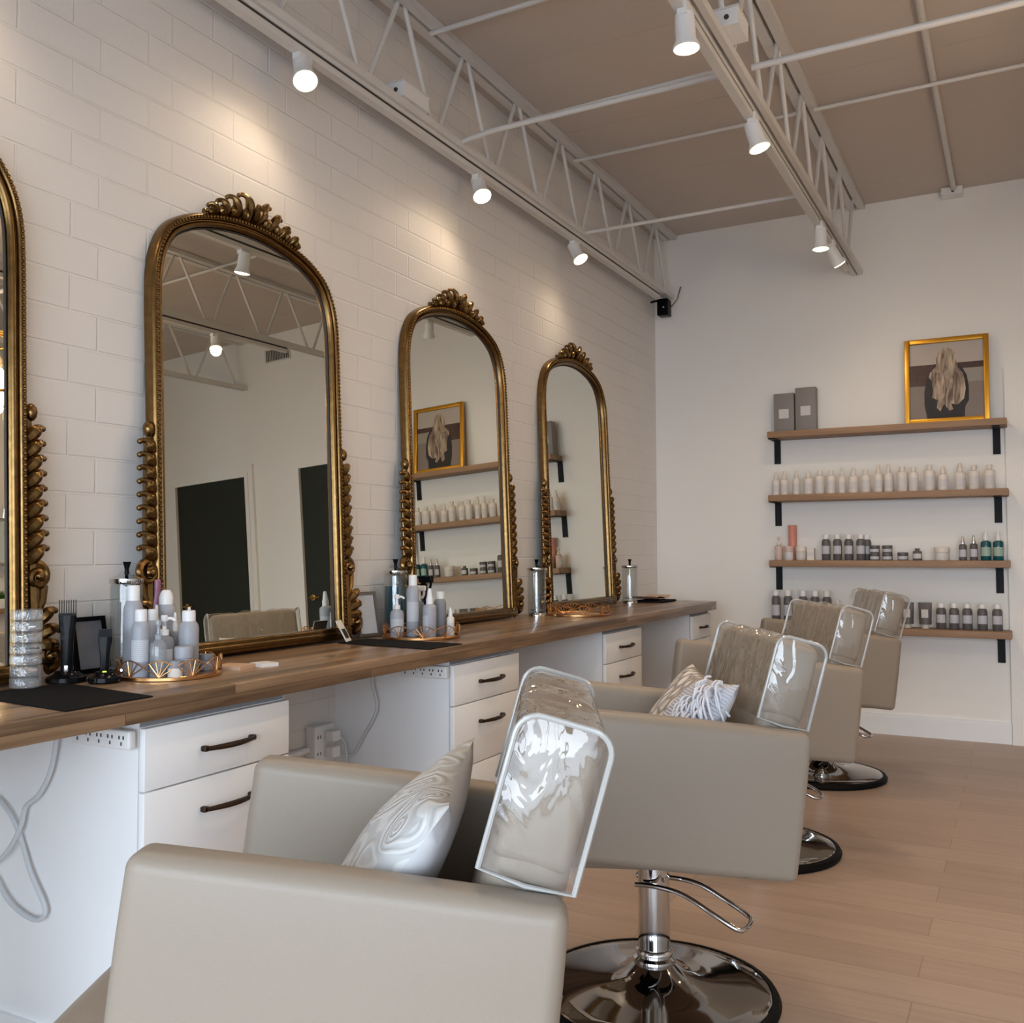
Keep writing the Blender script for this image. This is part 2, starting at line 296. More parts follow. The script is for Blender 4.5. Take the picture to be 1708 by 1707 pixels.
# ------------------------------------------------------------------ mesh builder
class MB:
    def __init__(s): s.v = []; s.f = []; s.m = []
    def add(s, vs, fs, mi=0):
        k = len(s.v); s.v += [tuple(v) for v in vs]; s.f += [tuple(i+k for i in f) for f in fs]; s.m += [mi]*len(fs); return s
    def box(s, x0, x1, y0, y1, z0, z1, mi=0, T=None):
        vs = [Vector((x, y, z)) for x in (x0, x1) for y in (y0, y1) for z in (z0, z1)]
        if T: vs = [T @ v for v in vs]
        return s.add(vs, [(0, 1, 3, 2), (4, 6, 7, 5), (0, 4, 5, 1), (2, 3, 7, 6), (0, 2, 6, 4), (1, 5, 7, 3)], mi)
    def lathe(s, prof, seg=20, mi=0, T=None, cap=True, sx=1, sy=1):
        vs = []; fs = []; n = len(prof)
        for r, z in prof:
            for k in range(seg):
                a = 2*PI*k/seg; vs.append(Vector((r*math.cos(a)*sx, r*math.sin(a)*sy, z)))
        for i in range(n-1):
            for k in range(seg):
                k2 = (k+1) % seg; fs.append((i*seg+k, i*seg+k2, (i+1)*seg+k2, (i+1)*seg+k))
        if cap:
            fs.append(tuple(range(seg-1, -1, -1))); fs.append(tuple((n-1)*seg+k for k in range(seg)))
        if T: vs = [T @ v for v in vs]
        return s.add(vs, fs, mi)
    def tube(s, path, r, seg=8, mi=0, T=None, closed=False, cap=True):
        P = [Vector(p) for p in path]; n = len(P); rs = r if isinstance(r, (list, tuple)) else [r]*n
        vs = []; fs = []; up = None
        for i, p in enumerate(P):
            a = P[(i-1) % n] if (closed or i > 0) else p; b = P[(i+1) % n] if (closed or i < n-1) else p
            t = (b-a).normalized() if (b-a).length > 1e-9 else Vector((0, 0, 1))
            if up is None:
                up = t.orthogonal().normalized()
            up = (up - t*up.dot(t)); up = up.normalized() if up.length > 1e-6 else t.orthogonal().normalized()
            sd = t.cross(up)
            for k in range(seg):
                an = 2*PI*k/seg; vs.append(p + (up*math.cos(an)+sd*math.sin(an))*rs[i])
        rng = n if closed else n-1
        for i in range(rng):
            j = (i+1) % n
            for k in range(seg):
                k2 = (k+1) % seg; fs.append((i*seg+k, i*seg+k2, j*seg+k2, j*seg+k))
        if cap and not closed:
            fs.append(tuple(range(seg-1, -1, -1))); fs.append(tuple((n-1)*seg+k for k in range(seg)))
        if T: vs = [T @ v for v in vs]
        return s.add(vs, fs, mi)
    def ball(s, c, r, seg=10, rings=6, mi=0, sc=(1, 1, 1), T=None):
        prof = [(math.sin(PI*i/rings)*r if 0 < i < rings else r*.02, -math.cos(PI*i/rings)*r) for i in range(rings+1)]
        Q = Matrix.Translation(c) @ Matrix.Diagonal((*sc, 1))
        return s.lathe(prof, seg, mi, (T @ Q) if T else Q)
    def rbox(s, x0, x1, y0, y1, z0, z1, r, seg=4, mi=0, T=None, inflate=0, nu=1):
        """rounded box as a warped subdivided cube"""
        n = 2*seg+nu+1
        hx, hy, hz = (x1-x0)/2, (y1-y0)/2, (z1-z0)/2; c = Vector(((x0+x1)/2, (y0+y1)/2, (z0+z1)/2))
        def coords(h):
            rr = min(r, h*.98); L = []
            for i in range(seg+1): L.append(-h + rr*(1-math.cos(PI/4*i/seg*2*.5*2/2)) if False else -h + rr*(i/seg))
            for i in range(1, nu): L.append(-h+rr + (2*h-2*rr)*i/nu)
            for i in range(seg+1): L.append(h - rr*(1-i/seg))
            return L
        def pt(p):
            q = []; core = []
            for a, h in zip(p, (hx, hy, hz)):
                rr = min(r, h*.98); cc = max(-h+rr, min(h-rr, a)); core.append(cc)
            d = Vector(p)-Vector(core)
            if d.length > 1e-9:
                # map cube-corner offset to sphere
                e = Vector([d[i]/min(r, (hx, hy, hz)[i]*.98) for i in range(3)])
                mxx = max(abs(x) for x in e); e = e.normalized()*mxx
                d = Vector([e[i]*min(r, (hx, hy, hz)[i]*.98) for i in range(3)])
            v = Vector(core)+d
            if inflate:
                u = [v[i]/(hx, hy, hz)[i] for i in range(3)]
                k = [inflate*(1-u[(i+1) % 3]**2)*(1-u[(i+2) % 3]**2) for i in range(3)]
                v = Vector([v[i]+u[i]*abs(u[i])*k[i] for i in range(3)])
            return v + c
        X, Y, Z = coords(hx), coords(hy), coords(hz)
        for ax, (A, B) in ((0, (Y, Z)), (1, (Z, X)), (2, (X, Y))):
            for sg in (-1, 1):
                vs = []; fs = []; nb = len(B)
                for a in A:
                    for b in B:
                        p = [0, 0, 0]; p[ax] = sg*(hx, hy, hz)[ax]; p[(ax+1) % 3] = a; p[(ax+2) % 3] = b
                        v = pt(p); vs.append(T @ v if T else v)
                for i in range(len(A)-1):
                    for j in range(nb-1):
                        q = (i*nb+j, (i+1)*nb+j, (i+1)*nb+j+1, i*nb+j+1); fs.append(q if sg > 0 else q[::-1])
                s.add(vs, fs, mi)
        return s
    def build(s, name, mats, parent=None, smooth=True, angle=40, merge=True):
        me = bpy.data.meshes.new(name); me.from_pydata(s.v, [], s.f)
        for m in (mats if isinstance(mats, (list, tuple)) else [mats]): me.materials.append(m)
        for p, i in zip(me.polygons, s.m): p.material_index = i
        if merge:
            import bmesh
            bm = bmesh.new(); bm.from_mesh(me); bmesh.ops.remove_doubles(bm, verts=bm.verts, dist=1e-5); bmesh.ops.recalc_face_normals(bm, faces=bm.faces); bm.to_mesh(me); bm.free()
        if smooth:
            me.polygons.foreach_set('use_smooth', [True]*len(me.polygons))
            try: me.set_sharp_from_angle(angle=math.radians(angle))
            except Exception: pass
        o = bpy.data.objects.new(name, me); COL.objects.link(o)
        if parent: o.parent = parent
        return o

def thing(name, label, cat, loc=(0, 0, 0), rot=(0, 0, 0), group=None):
    o = bpy.data.objects.new(name, None); COL.objects.link(o); o.location = loc; o.rotation_euler = rot
    o.empty_display_size = .05; tag(o, label, cat, group); return o
def tag(o, label, cat, group=None):
    o['label'] = label; o['category'] = cat
    if group: o['group'] = group
    return o
def struct(o):
    o['kind'] = 'structure'; return o
def dup(root, loc, rot=None, label=None, group=None):
    r = root.copy(); COL.objects.link(r); r.location = loc
    if rot is not None: r.rotation_euler = rot
    if label: r['label'] = label
    if group: r['group'] = group
    for ch in list(root.children):
        c = ch.copy(); COL.objects.link(c); c.parent = r
        for g in ch.children:
            d = g.copy(); COL.objects.link(d); d.parent = c
    return r
def T_axis(p, d):
    """matrix placing local +z along d at p"""
    return Matrix.Translation(p) @ Vector(d).to_track_quat('Z', 'Y').to_matrix().to_4x4()
def spline(P, n=8, closed=False):
    P = [Vector(p) for p in P]; out = []; m = len(P)
    for i in range(m if closed else m-1):
        a, b, c, d = (P[(i-1) % m], P[i], P[(i+1) % m], P[(i+2) % m]) if closed else (P[max(i-1, 0)], P[i], P[i+1], P[min(i+2, m-1)])
        for k in range(n):
            t = k/n; out.append(.5*((2*b)+(c-a)*t+(2*a-5*b+4*c-d)*t*t+(3*b-a-3*c+d)*t**3))
    if not closed: out.append(P[-1])
    return out
ORD = ['first', 'second', 'third', 'fourth', 'fifth', 'sixth', 'seventh', 'eighth', 'ninth', 'tenth', 'eleventh', 'twelfth', 'thirteenth', 'fourteenth', 'fifteenth', 'sixteenth', 'seventeenth', 'eighteenth']

# ------------------------------------------------------------------ room shell
YF, YB, XR, ZC = -2.0, 6.53, 5.5, 3.44
struct(MB().box(-.15, XR+.15, YF-.15, YB+.15, -.1, 0).build('floor', M['floor'], smooth=False))
struct(MB().box(-.15, XR+.15, YF-.15, YB+.15, ZC, ZC+.12).build('ceiling', M['ceil'], smooth=False))
struct(MB().box(-.15, 0, YF-.15, YB+.15, 0, ZC).build('wall_left', M['brick'], smooth=False))
struct(MB().box(XR, XR+.15, YF-.15, YB+.15, 0, ZC).build('wall_right', M['wall'], smooth=False))
struct(MB().box(0, XR, YB, YB+.15, 0, ZC).build('wall_back', M['wall'], smooth=False))
# two dark doors with wide flat casings at the right of the back wall
D1 = (2.52, 3.42, 2.17); D2 = (4.07, 4.97, 2.17); x0 = 2.238; yq = YB
for i, (d, ca, cb_) in enumerate(((D1, x0, 3.50), (D2, 3.98, 5.06)), 1):
    dr = struct(MB().box(d[0], d[1], YB-.012, YB, 0, d[2]).build('door_%d' % i, M['door'], smooth=False))
    hx = d[1]-.07; yd = YB-.012
    h = MB(); h.lathe([(.028, 0), (.028, .008), (.012, .012), (.01, .045)], 16, T=T_axis((hx, yd, 1.02), (0, -1, 0)))
    h.tube([(hx, yd-.045, 1.02), (hx-.04, yd-.05, 1.02), (hx-.11, yd-.048, 1.018)], .008, 8)
    h.build('door_handle', M['brass'], dr)
    t = MB()
    t.box(ca, d[0], YB-.03, YB, 0, 2.28).box(d[1], cb_, YB-.03, YB, 0, 2.28).box(d[0], d[1], YB-.03, YB, d[2], 2.28)
    t.box(d[0]-.04, d[0], YB-.04, YB-.03, 0, d[2]+.04).box(d[1], d[1]+.04, YB-.04, YB-.03, 0, d[2]+.04).box(d[0], d[1], YB-.04, YB-.03, d[2], d[2]+.04)
    struct(t.build('trim_%d' % i, M['wall'], smooth=False))
struct(MB().box(.0, x0-.002, YB-.014, YB, 0, .13).box(.0, x0-.002, YB-.017, YB, 0, .115).build('baseboard_back', M['cab'], smooth=False))
# front wall with shop window
b = MB(); wx0, wx1, wz0, wz1, wy = WIN
b.box(0, wx0, YF-.12, YF, 0, ZC).box(wx1, XR, YF-.12, YF, 0, ZC).box(wx0, wx1, YF-.12, YF, 0, wz0).box(wx0, wx1, YF-.12, YF, wz1, ZC)
struct(b.build('wall_front', M['wall'], smooth=False))
n = 3
for i in range(n):
    a = wx0+(wx1-wx0)*i/n; c = wx0+(wx1-wx0)*(i+1)/n
    w = MB()
    for q in ((a, a+.035, wz0, wz1), (c-.035, c, wz0, wz1), (a, c, wz0, wz0+.04), (a, c, wz1-.04, wz1)):
        w.box(q[0], q[1], YF-.09, YF-.03, q[2], q[3])
    w = struct(w.build('window_%d' % (i+1), M['blackmetal'], smooth=False))
    MB().add([(a+.03, YF-.06, wz0+.03), (c-.03, YF-.06, wz0+.03), (c-.03, YF-.06, wz1-.03), (a+.03, YF-.06, wz1-.03)], [(0, 1, 2, 3)]).build('window_pane', M['window'], w, smooth=False)
struct(MB().box(-12, 18, -22, YF-.15, -.12, -.02).build('ground', M['ground'], smooth=False))
# reception partition on the far side of the room (seen in the nearest mirror)
struct(MB().box(4.2, 4.3, 2.7, 4.75, 0, 2.75).build('wall_partition', M['wall'], smooth=False))

# ------------------------------------------------------------------ roof joists, track lights, ceiling pipes
def joist(x, step, first, label):
    zb, zt = 2.975, 3.41
    r = thing('steel_joist', label, 'joist', (x, 0, 0), group='white open-web roof joists')
    tc = MB(); bc = MB()
    for s in (-1, 1):
        tc.box(s*.03-.022, s*.03+.022, YF, YB, zt, zt+.028); bc.box(s*.019-.012, s*.019+.012, YF, YB, zb, zb+.034)
    tc.build('top_chord', M['steel'], r, smooth=False); bc.build('bottom_chord', M['steel'], r, smooth=False)
    proto = None
    k0 = int((YF+.3-first)/step)
    y = first+k0*step
    while y < YB-.05:
        for s in (-1, 1):
            ytop = y+s*step*.46
            if ytop > YB-.02 or ytop < YF+.02: continue
            if proto is None:
                p = MB().tube([(0, .025, 0), (0, step*.46, zt-zb-.005)], .0105, 8).build('web_rod', M['steel'], r); proto = p
            else:
                p = proto.copy(); COL.objects.link(p); p.parent = r
            p.location = (0, y, zb+.02); p.rotation_euler = (0, 0, 0 if s > 0 else PI)
        y += step
    return r
joist(.12, .507, 2.90, 'white open-web steel joist running along the block wall')
joist(1.40, .535, 2.895, 'white open-web steel joist in mid ceiling carrying three downward spotlights')
joist(2.72, .535, 2.70, 'white open-web steel joist right of the mid one, seen only in mirrors')
joist(4.04, .535, 2.70, 'white open-web steel joist over the reception side, seen only in mirrors')

def track(x, y0, y1, label):
    r = thing('light_track', label, 'light track', (x, y0, 2.92))
    MB().box(-.017, .017, 0, y1-y0, .0, .024).build('rail', M['steel'], r, smooth=False)
    MB().box(-.011, .011, 0, y1-y0, .024, .038).build('contact_slot', M['dark_slot'], r, smooth=False)
    MB().box(-.015, .015, 0, y1-y0, .038, .055).build('hanger', M['steel'], r, smooth=False)
track(.12, .9, 6.25, 'white lighting track under the joist beside the block wall')
track(1.38, 1.2, 6.2, 'white lighting track under the mid ceiling joist')
track(2.70, 1.2, 5.6, 'white lighting track under the right joist, seen only in mirrors')

def spot(loc, d, label, power=1.0, size=165):
    r = thing('track_spotlight', label, 'spotlight', loc, group='white track spotlights')
    d = Vector(d).normalized()
    MB().box(-.016, .016, -.035, .035, -.045, .0).build('track_adapter', M['white_plastic'], r, smooth=False)
    piv = Vector((0, 0, -.062))
    MB().tube([(0, 0, -.045), piv+Vector((0, 0, .0)), piv+d*.03], .009, 8).build('swivel_arm', M['white_plastic'], r)
    T = T_axis(piv, d)
    MB().lathe([(.022, -.035), (.031, -.03), (.033, .02), (.033, .052), (.043, .075), (.045, .082), (.041, .083), (.040, .078)], 24, T=T, cap=True).build('lamp_housing', M['white_plastic'], r)
    MB().lathe([(.039, .0835), (.030, .088), (.01, .090)], 24, T=T).build('lamp_lens', M['bulb'], r)
    l = bpy.data.lights.new('spot_beam', 'SPOT'); l.energy = LAMP_W*power; l.color = LAMP_COL; l.spot_size = math.radians(size); l.spot_blend = 1.0; l.shadow_soft_size = .035
    lo = bpy.data.objects.new('spot_beam', l); COL.objects.link(lo); lo.parent = r
    lo.location = piv+d*.10; lo.rotation_euler = d.to_track_quat('-Z', 'Y').to_euler()
    return r
dl = (.42, -.30, -.86)
for y, lab in ((1.42, 'white spotlight on the wall track beyond the left edge, nearest the viewer'), (2.55, 'white spotlight on the wall track above the second ornate mirror'),
               (3.78, 'white spotlight on the wall track between the second and third mirrors'), (4.86, 'white spotlight on the wall track nearest the back wall')):
    spot((.12, y, 2.945), dl if y < 4 else (.5, -.12, -.85), lab)
for y, lab in ((2.05, 'white spotlight on the mid track, seen only in the nearest mirror'), (2.93, 'white spotlight on the mid track nearest the viewer, pointing straight down'), (3.82, 'white spotlight on the mid track, second from the viewer, pointing down'),
               (5.27, 'white spotlight on the mid track, one before the last, pointing down')):
    spot((1.39, y, 2.945), (.04 if y < 3.5 else .3 if y < 5 else .0, .02, -1), lab, 1.35)
spot((1.39, 5.62, 2.945), (.42, .45, -.8), 'white spotlight at the end of the mid track turned to the back wall', .35, 120)
for y, lab in ((3.4, 'white spotlight on the right track nearer the shop window, seen only in mirrors'), (4.87, 'white spotlight on the right track nearer the back wall, seen only in mirrors'),):
    spot((2.70, y, 2.945), (-.25, -.25, -.9), lab)

def jbox(loc, lab, sx=.05, sy=.07, sz=.05):
    r = thing('junction_box', lab, 'junction box', loc)
    MB().box(-sx, sx, -sy, sy, 0, sz).build('box_body', M['white_plastic'], r, smooth=False)
    MB().box(-sx*1.06, sx*1.06, -sy*1.06, sy*1.06, sz, sz+.006).build('box_lid', M['steel'], r, smooth=False)
    MB().lathe([(.009, 0), (.009, .004)], 10, T=T_axis((sx*.1, -sy, sz*.5), (0, -1, 0))).build('knockout', M['dark_slot'], r)
jbox((.12, 3.20, 3.012), 'white electrical box on the joist beside the block wall', .045, .09, .06)
jbox((1.44, 3.30, 3.012), 'white electrical box on the mid ceiling joist', .045, .07, .06)
jbox((1.975, 6.488, 3.385), 'white electrical box where the ceiling conduit meets the back wall', .06, .04, .045)
def pipe(pts, r, lab, name='ceiling_conduit', cat='conduit'):
    o = MB().tube(pts, r, 10).build(name, M['steel']); tag(o, lab, cat); return o
pipe([(.12, 3.59, 3.005), (.3, 3.60, 3.03), (1.36, 3.60, 3.03)], .012, 'lower of two white conduits crossing from wall joist to mid joist')
pipe([(.12, 3.63, 3.03), (.3, 3.645, 3.055), (1.36, 3.645, 3.075)], .010, 'upper of two white conduits crossing from wall joist to mid joist')
pipe([(1.44, 3.60, 3.03), (5.4, 3.60, 3.03)], .013, 'white conduit running right from the mid joist at its lower chord')
pipe([(.12, 3.37, 3.40), (1.38, 3.37, 3.40)], .011, 'white bridging rod under the ceiling nearest the viewer', 'bridging_rod', 'rod')
pipe([(.12, 4.86, 3.385), (1.38, 4.86, 3.385)], .010, 'white bridging rod at upper chord level left of the mid joist', 'bridging_rod', 'rod')
pipe([(1.44, 4.86, 3.385), (5.4, 4.86, 3.385)], .010, 'white bridging rod at upper chord level right of the mid joist', 'bridging_rod', 'rod')
pipe([(.12, 4.95, 2.995), (1.38, 4.95, 2.995)], .010, 'white bridging rod at lower chord level nearest the back wall', 'bridging_rod', 'rod')
pipe([(2.01, -1.5, 3.422), (1.985, 6.45, 3.422)], .016, 'white conduit running along the ceiling to a box on the back wall')
# wall camera / speaker in the corner
r = thing('wall_camera', 'small black camera box hung at the end of the wall joist with an antenna', 'camera', (.115, 6.40, 2.905))
MB().rbox(-.04, .04, -.045, .045, -.075, .045, .01, 3).build('camera_body', M['black'], r)
MB().tube([(-.09, -.03, .03), (-.04, 0, .045)], .008, 8).build('mount_arm', M['black'], r)
MB().tube([(.04, .04, .0), (.075, .06, .05), (.10, .07, .14)], [.005, .004, .006], 8).build('antenna', M['greyframe'], r)
MB().ball((.01, -.046, -.02), .008).build('camera_lens', M['silver'], r)
# vent high on the back wall seen in mirrors
r = thing('air_vent', 'white slatted air vent high on the back wall, seen only in mirrors', 'vent', (3.62, yq, 3.24))
MB().box(-.15, .15, -.012, 0, -.06, .06).build('vent_frame', M['steel'], r, smooth=False)
b = MB()
for i in range(14): b.box(-.135+i*.0195, -.126+i*.0195, -.016, -.012, -.05, .05)
b.build('vent_slats', M['dark_slot'], r, smooth=False)

# ------------------------------------------------------------------ counter and drawer cabinets
CT = .845; CX = .56
o = MB().rbox(0.0, CX, -1.2, 6.08, .792, CT, .004, 2).build('countertop', M['counter']); tag(o, 'long brown wood countertop running along the block wall under the mirrors', 'countertop')
def cabinet(y0, y1, lab):
    r = thing('drawer_cabinet', lab, 'cabinet', (0, y0, 0), group='white drawer cabinets under the counter')
    w = y1-y0
    MB().box(.0, .51, 0, w, .03, .788).box(.0, .50, .0, w, 0, .03).build('cabinet_body', M['cab'], r, smooth=False)
    MB().box(.508, .5105, .004, w-.004, .772, .787).build('top_gap', M['grey_edge'], r, smooth=False)
    zs = [(.626, .770), (.40, .622), (.19, .396), (.035, .186)]
    d0 = {}
    for i, (a, c) in enumerate(zs):
        d = MB().rbox(.512, .531, .001, w-.001, a, c, .002, 1).build('drawer', M['cab'], r)
        hz = {0: .695, 1: .548, 2: .295, 3: .115}[i]
        h = MB(); ya, yb = w*.36, w*.69
        for yy in (ya, yb): h.rbox(.531, .549, yy-.008, yy+.008, hz-.007, hz+.007, .004, 2)
        pts = [(.548+.014*math.sin(PI*t/10), ya+(yb-ya)*t/10, hz) for t in range(11)]
        h.tube(pts, [.0055+.002*math.sin(PI*t/10) for t in range(11)], 8)
        h.build('handle', M['bronze'], d)
    MB().box(-.0, .512, -.012, .0, 0, .028).build('toe_strip', M['cab'], r, smooth=False)
    return r
CABS = [(1.545, 2.035), (2.895, 3.39), (4.29, 4.78), (5.66, 6.05)]
for (a, c), lab in zip(CABS, ('white drawer cabinet nearest the viewer, left of the foreground chair back', 'white drawer cabinet second from the viewer, behind the foreground chair back', 'white drawer cabinet third from the viewer', 'white drawer cabinet at the far end of the counter')):
    cabinet(a, c, lab)
cabinet(.19, .68, 'unseen white drawer cabinet added beyond the left edge to block daylight')  # added out of view to keep daylight off the first cabinet's side panel

def power_strip(y, lab):
    r = thing('power_strip', lab, 'power strip', (.42, y-.013, .748), group='white outlet strips under the counter')
    MB().rbox(-.10, .10, -.022, 0, -.022, .022, .006, 2).build('strip_body', M['white_plastic'], r)
    b = MB()
    for i in range(5):
        x = -.075+i*.0375
        for dx, dz in ((-.007, .006), (.007, .006), (0, -.008)): b.box(x+dx-.002, x+dx+.002, -.0228, -.0215, dz-.004, dz+.004)
    b.build('outlet_slots', M['dark_slot'], r, smooth=False)
power_strip(CABS[0][0], 'white outlet strip on the cabinet side nearest the viewer')
power_strip(CABS[1][0], 'white outlet strip on the side of the second cabinet')
r = thing('wall_outlet', 'white wall outlet with plugs under the counter past the first cabinet', 'outlet', (0, 2.78, .47))
MB().rbox(0, .045, -.055, .055, -.07, .07, .006, 2).build('outlet_box', M['white_plastic'], r)
b = MB()
for dz in (-.03, .03):
    for dy in (-.008, .008): b.box(.0452, .046, -.03+dy-.002, -.03+dy+.002, dz-.006, dz+.006)
b.build('outlet_slots', M['dark_slot'], r, smooth=False)
for dz in (-.028, .03): MB().rbox(.045, .085, .0, .045, dz-.02, dz+.02, .006, 2).build('plug', M['white_plastic'], r)
o = MB().tube([(.012, 2.05, .455), (.012, 2.724, .455)], .013, 10).build('wall_conduit', M['white_plastic']); tag(o, 'white conduit running along the wall to the outlet under the counter', 'conduit')
o = MB().tube(spline([(.06, 2.83, .43), (.10, 2.87, .42), (.16, 2.865, .50), (.22, 2.86, .60), (.20, 2.86, .70), (.215, 2.86, .785)]), .0055, 8).build('electric_cable', M['cord']); tag(o, 'white cord rising from the wall outlet to the counter', 'cord')
o = MB().tube(spline([(.06, 2.82, .50), (.09, 2.84, .47), (.10, 2.84, .40), (.12, 2.84, .30), (.14, 2.84, .2)]), .0055, 8).build('electric_cable', M['cord']); tag(o, 'white cord hanging down from the wall outlet', 'cord')
yc = CABS[0][0]-.02
o = MB().tube(spline([(.262, yc, .785), (.235, yc, .66), (.19, yc, .588), (.14, yc, .552), (.128, yc-.004, .507), (.106, yc-.01, .46), (.07, yc-.015, .42), (.03, yc-.015, .40)]), .006, 8).build('electric_cable', M['cord']); tag(o, 'white cord dropping from the counter to the left edge beside the first cabinet', 'cord')
o = MB().tube(spline([(.03, yc, .56), (.08, yc, .525), (.113, yc+.004, .475), (.161, yc, .396), (.215, yc, .325), (.209, yc, .295), (.175, yc, .284), (.118, yc, .296), (.07, yc, .32), (.03, yc, .36)]), .006, 8).build('electric_cable', M['cord']); tag(o, 'white cord hanging in a loop against the first cabinet side', 'cord')

# ------------------------------------------------------------------ ornate mirrors
def sweep(path, prof):
    """path: list of (s,t); prof: list of (outward, depth)"""
    P = [Vector((0, p[0], p[1])) for p in path]; vs = []; fs = []; n = len(prof)
    for i, p in enumerate(P):
        a = P[max(i-1, 0)]; c = P[min(i+1, len(P)-1)]; t = (c-a).normalized(); nrm = Vector((0, -t.z, t.y))
        for o_, d_ in prof: vs.append(p+nrm*o_+Vector((d_, 0, 0)))
    for i in range(len(P)-1):
        for k in range(n-1): fs.append((i*n+k, i*n+k+1, (i+1)*n+k+1, (i+1)*n+k))
    return vs, fs
half = [(.44, .0), (.44, .3), (.44, .6), (.44, .9), (.44, 1.08), (.434, 1.19), (.410, 1.275), (.362, 1.345), (.285, 1.393), (.2, 1.422), (.1, 1.441), (0, 1.447)]
full = [(-a, b) for a, b in half] + [(a, b) for a, b in half[-2::-1]]
mpath = [(v.x, v.y) for v in spline([(a, b, 0) for a, b in full], 6)]
def plume(b, base, ang, L, w, n0=.02, tip=.012, lobes=3, curl=.03, fat=1.0):
    """acanthus leaf: fan of curling lobes growing from base (s,t) in direction ang"""
    for j in range(lobes):
        f = (j-(lobes-1)/2)
        a = ang+f*.30; l = L*(1-.16*abs(f))
        dx, dz = math.cos(a), math.sin(a)
        bend = f*.25*w
        pts = []; rs = []
        for k in range(7):
            t = k/6
            s = base[0]+f*w*.22*(-math.sin(ang))+dx*l*t - math.sin(a)*bend*t*t
            z = base[1]+f*w*.22*math.cos(ang)+dz*l*t + math.cos(a)*bend*t*t
            pts.append((n0+curl*math.sin(t*PI*.75), s, z)); rs.append(fat*w*.20*(.7+.7*math.sin(PI*(t*.75+.15)))*(1 if t < .9 else .8))
        b.tube(pts, rs, 7)
        e = Vector(pts[-1]); b.ball((e.x, e.y, e.z), tip*(1 if j == (lobes-1)//2 else .8), 8, 5)
def curl_leaf(b, base, ang, L, r, side, n0=.02, turn=4.6, out=.03):
    x, z = base; a = ang; N_ = 20; pts = []; rs = []; st = L/11
    for k in range(N_+1):
        t = k/N_; pts.append((n0+out*math.sin(PI*min(1, t*1.15)*.8), x, z))
        rs.append(r*(.75+.5*math.sin(PI*min(1, t*1.5)))*(1-.45*max(0, t-.5)*2*.8))
        g = 0 if t < .38 else (t-.38)/.62
        a += -side*(.035+turn*(g**.8)/N_*1.75*.62)
        q = st*(1-.55*g); x += math.cos(a)*q; z += math.sin(a)*q
    b.tube(pts, rs, 8); b.ball(pts[-1], rs[-1]*1.25, 8, 5)
    rib = [Vector(p)+Vector((r*.75, 0, 0)) for p in pts[1:12]]; b.tube(rib, [r*.32]*len(rib), 6)
def volute(b, c, r0, turns, r_t, n0=.03, flip=1, start=PI/2):
    pts = []; rs = []; N_ = int(turns*14)
    for k in range(N_+1):
        t = k/N_; a = start+flip*turns*2*PI*t; r = r0*(1-.85*t)
        pts.append((n0+.02*t, c[0]+r*math.cos(a), c[1]+r*math.sin(a))); rs.append(r_t*(1-.45*t))
    b.tube(pts, rs, 8); b.ball((n0+.022, c[0], c[1]), r_t*.9, 8, 6)
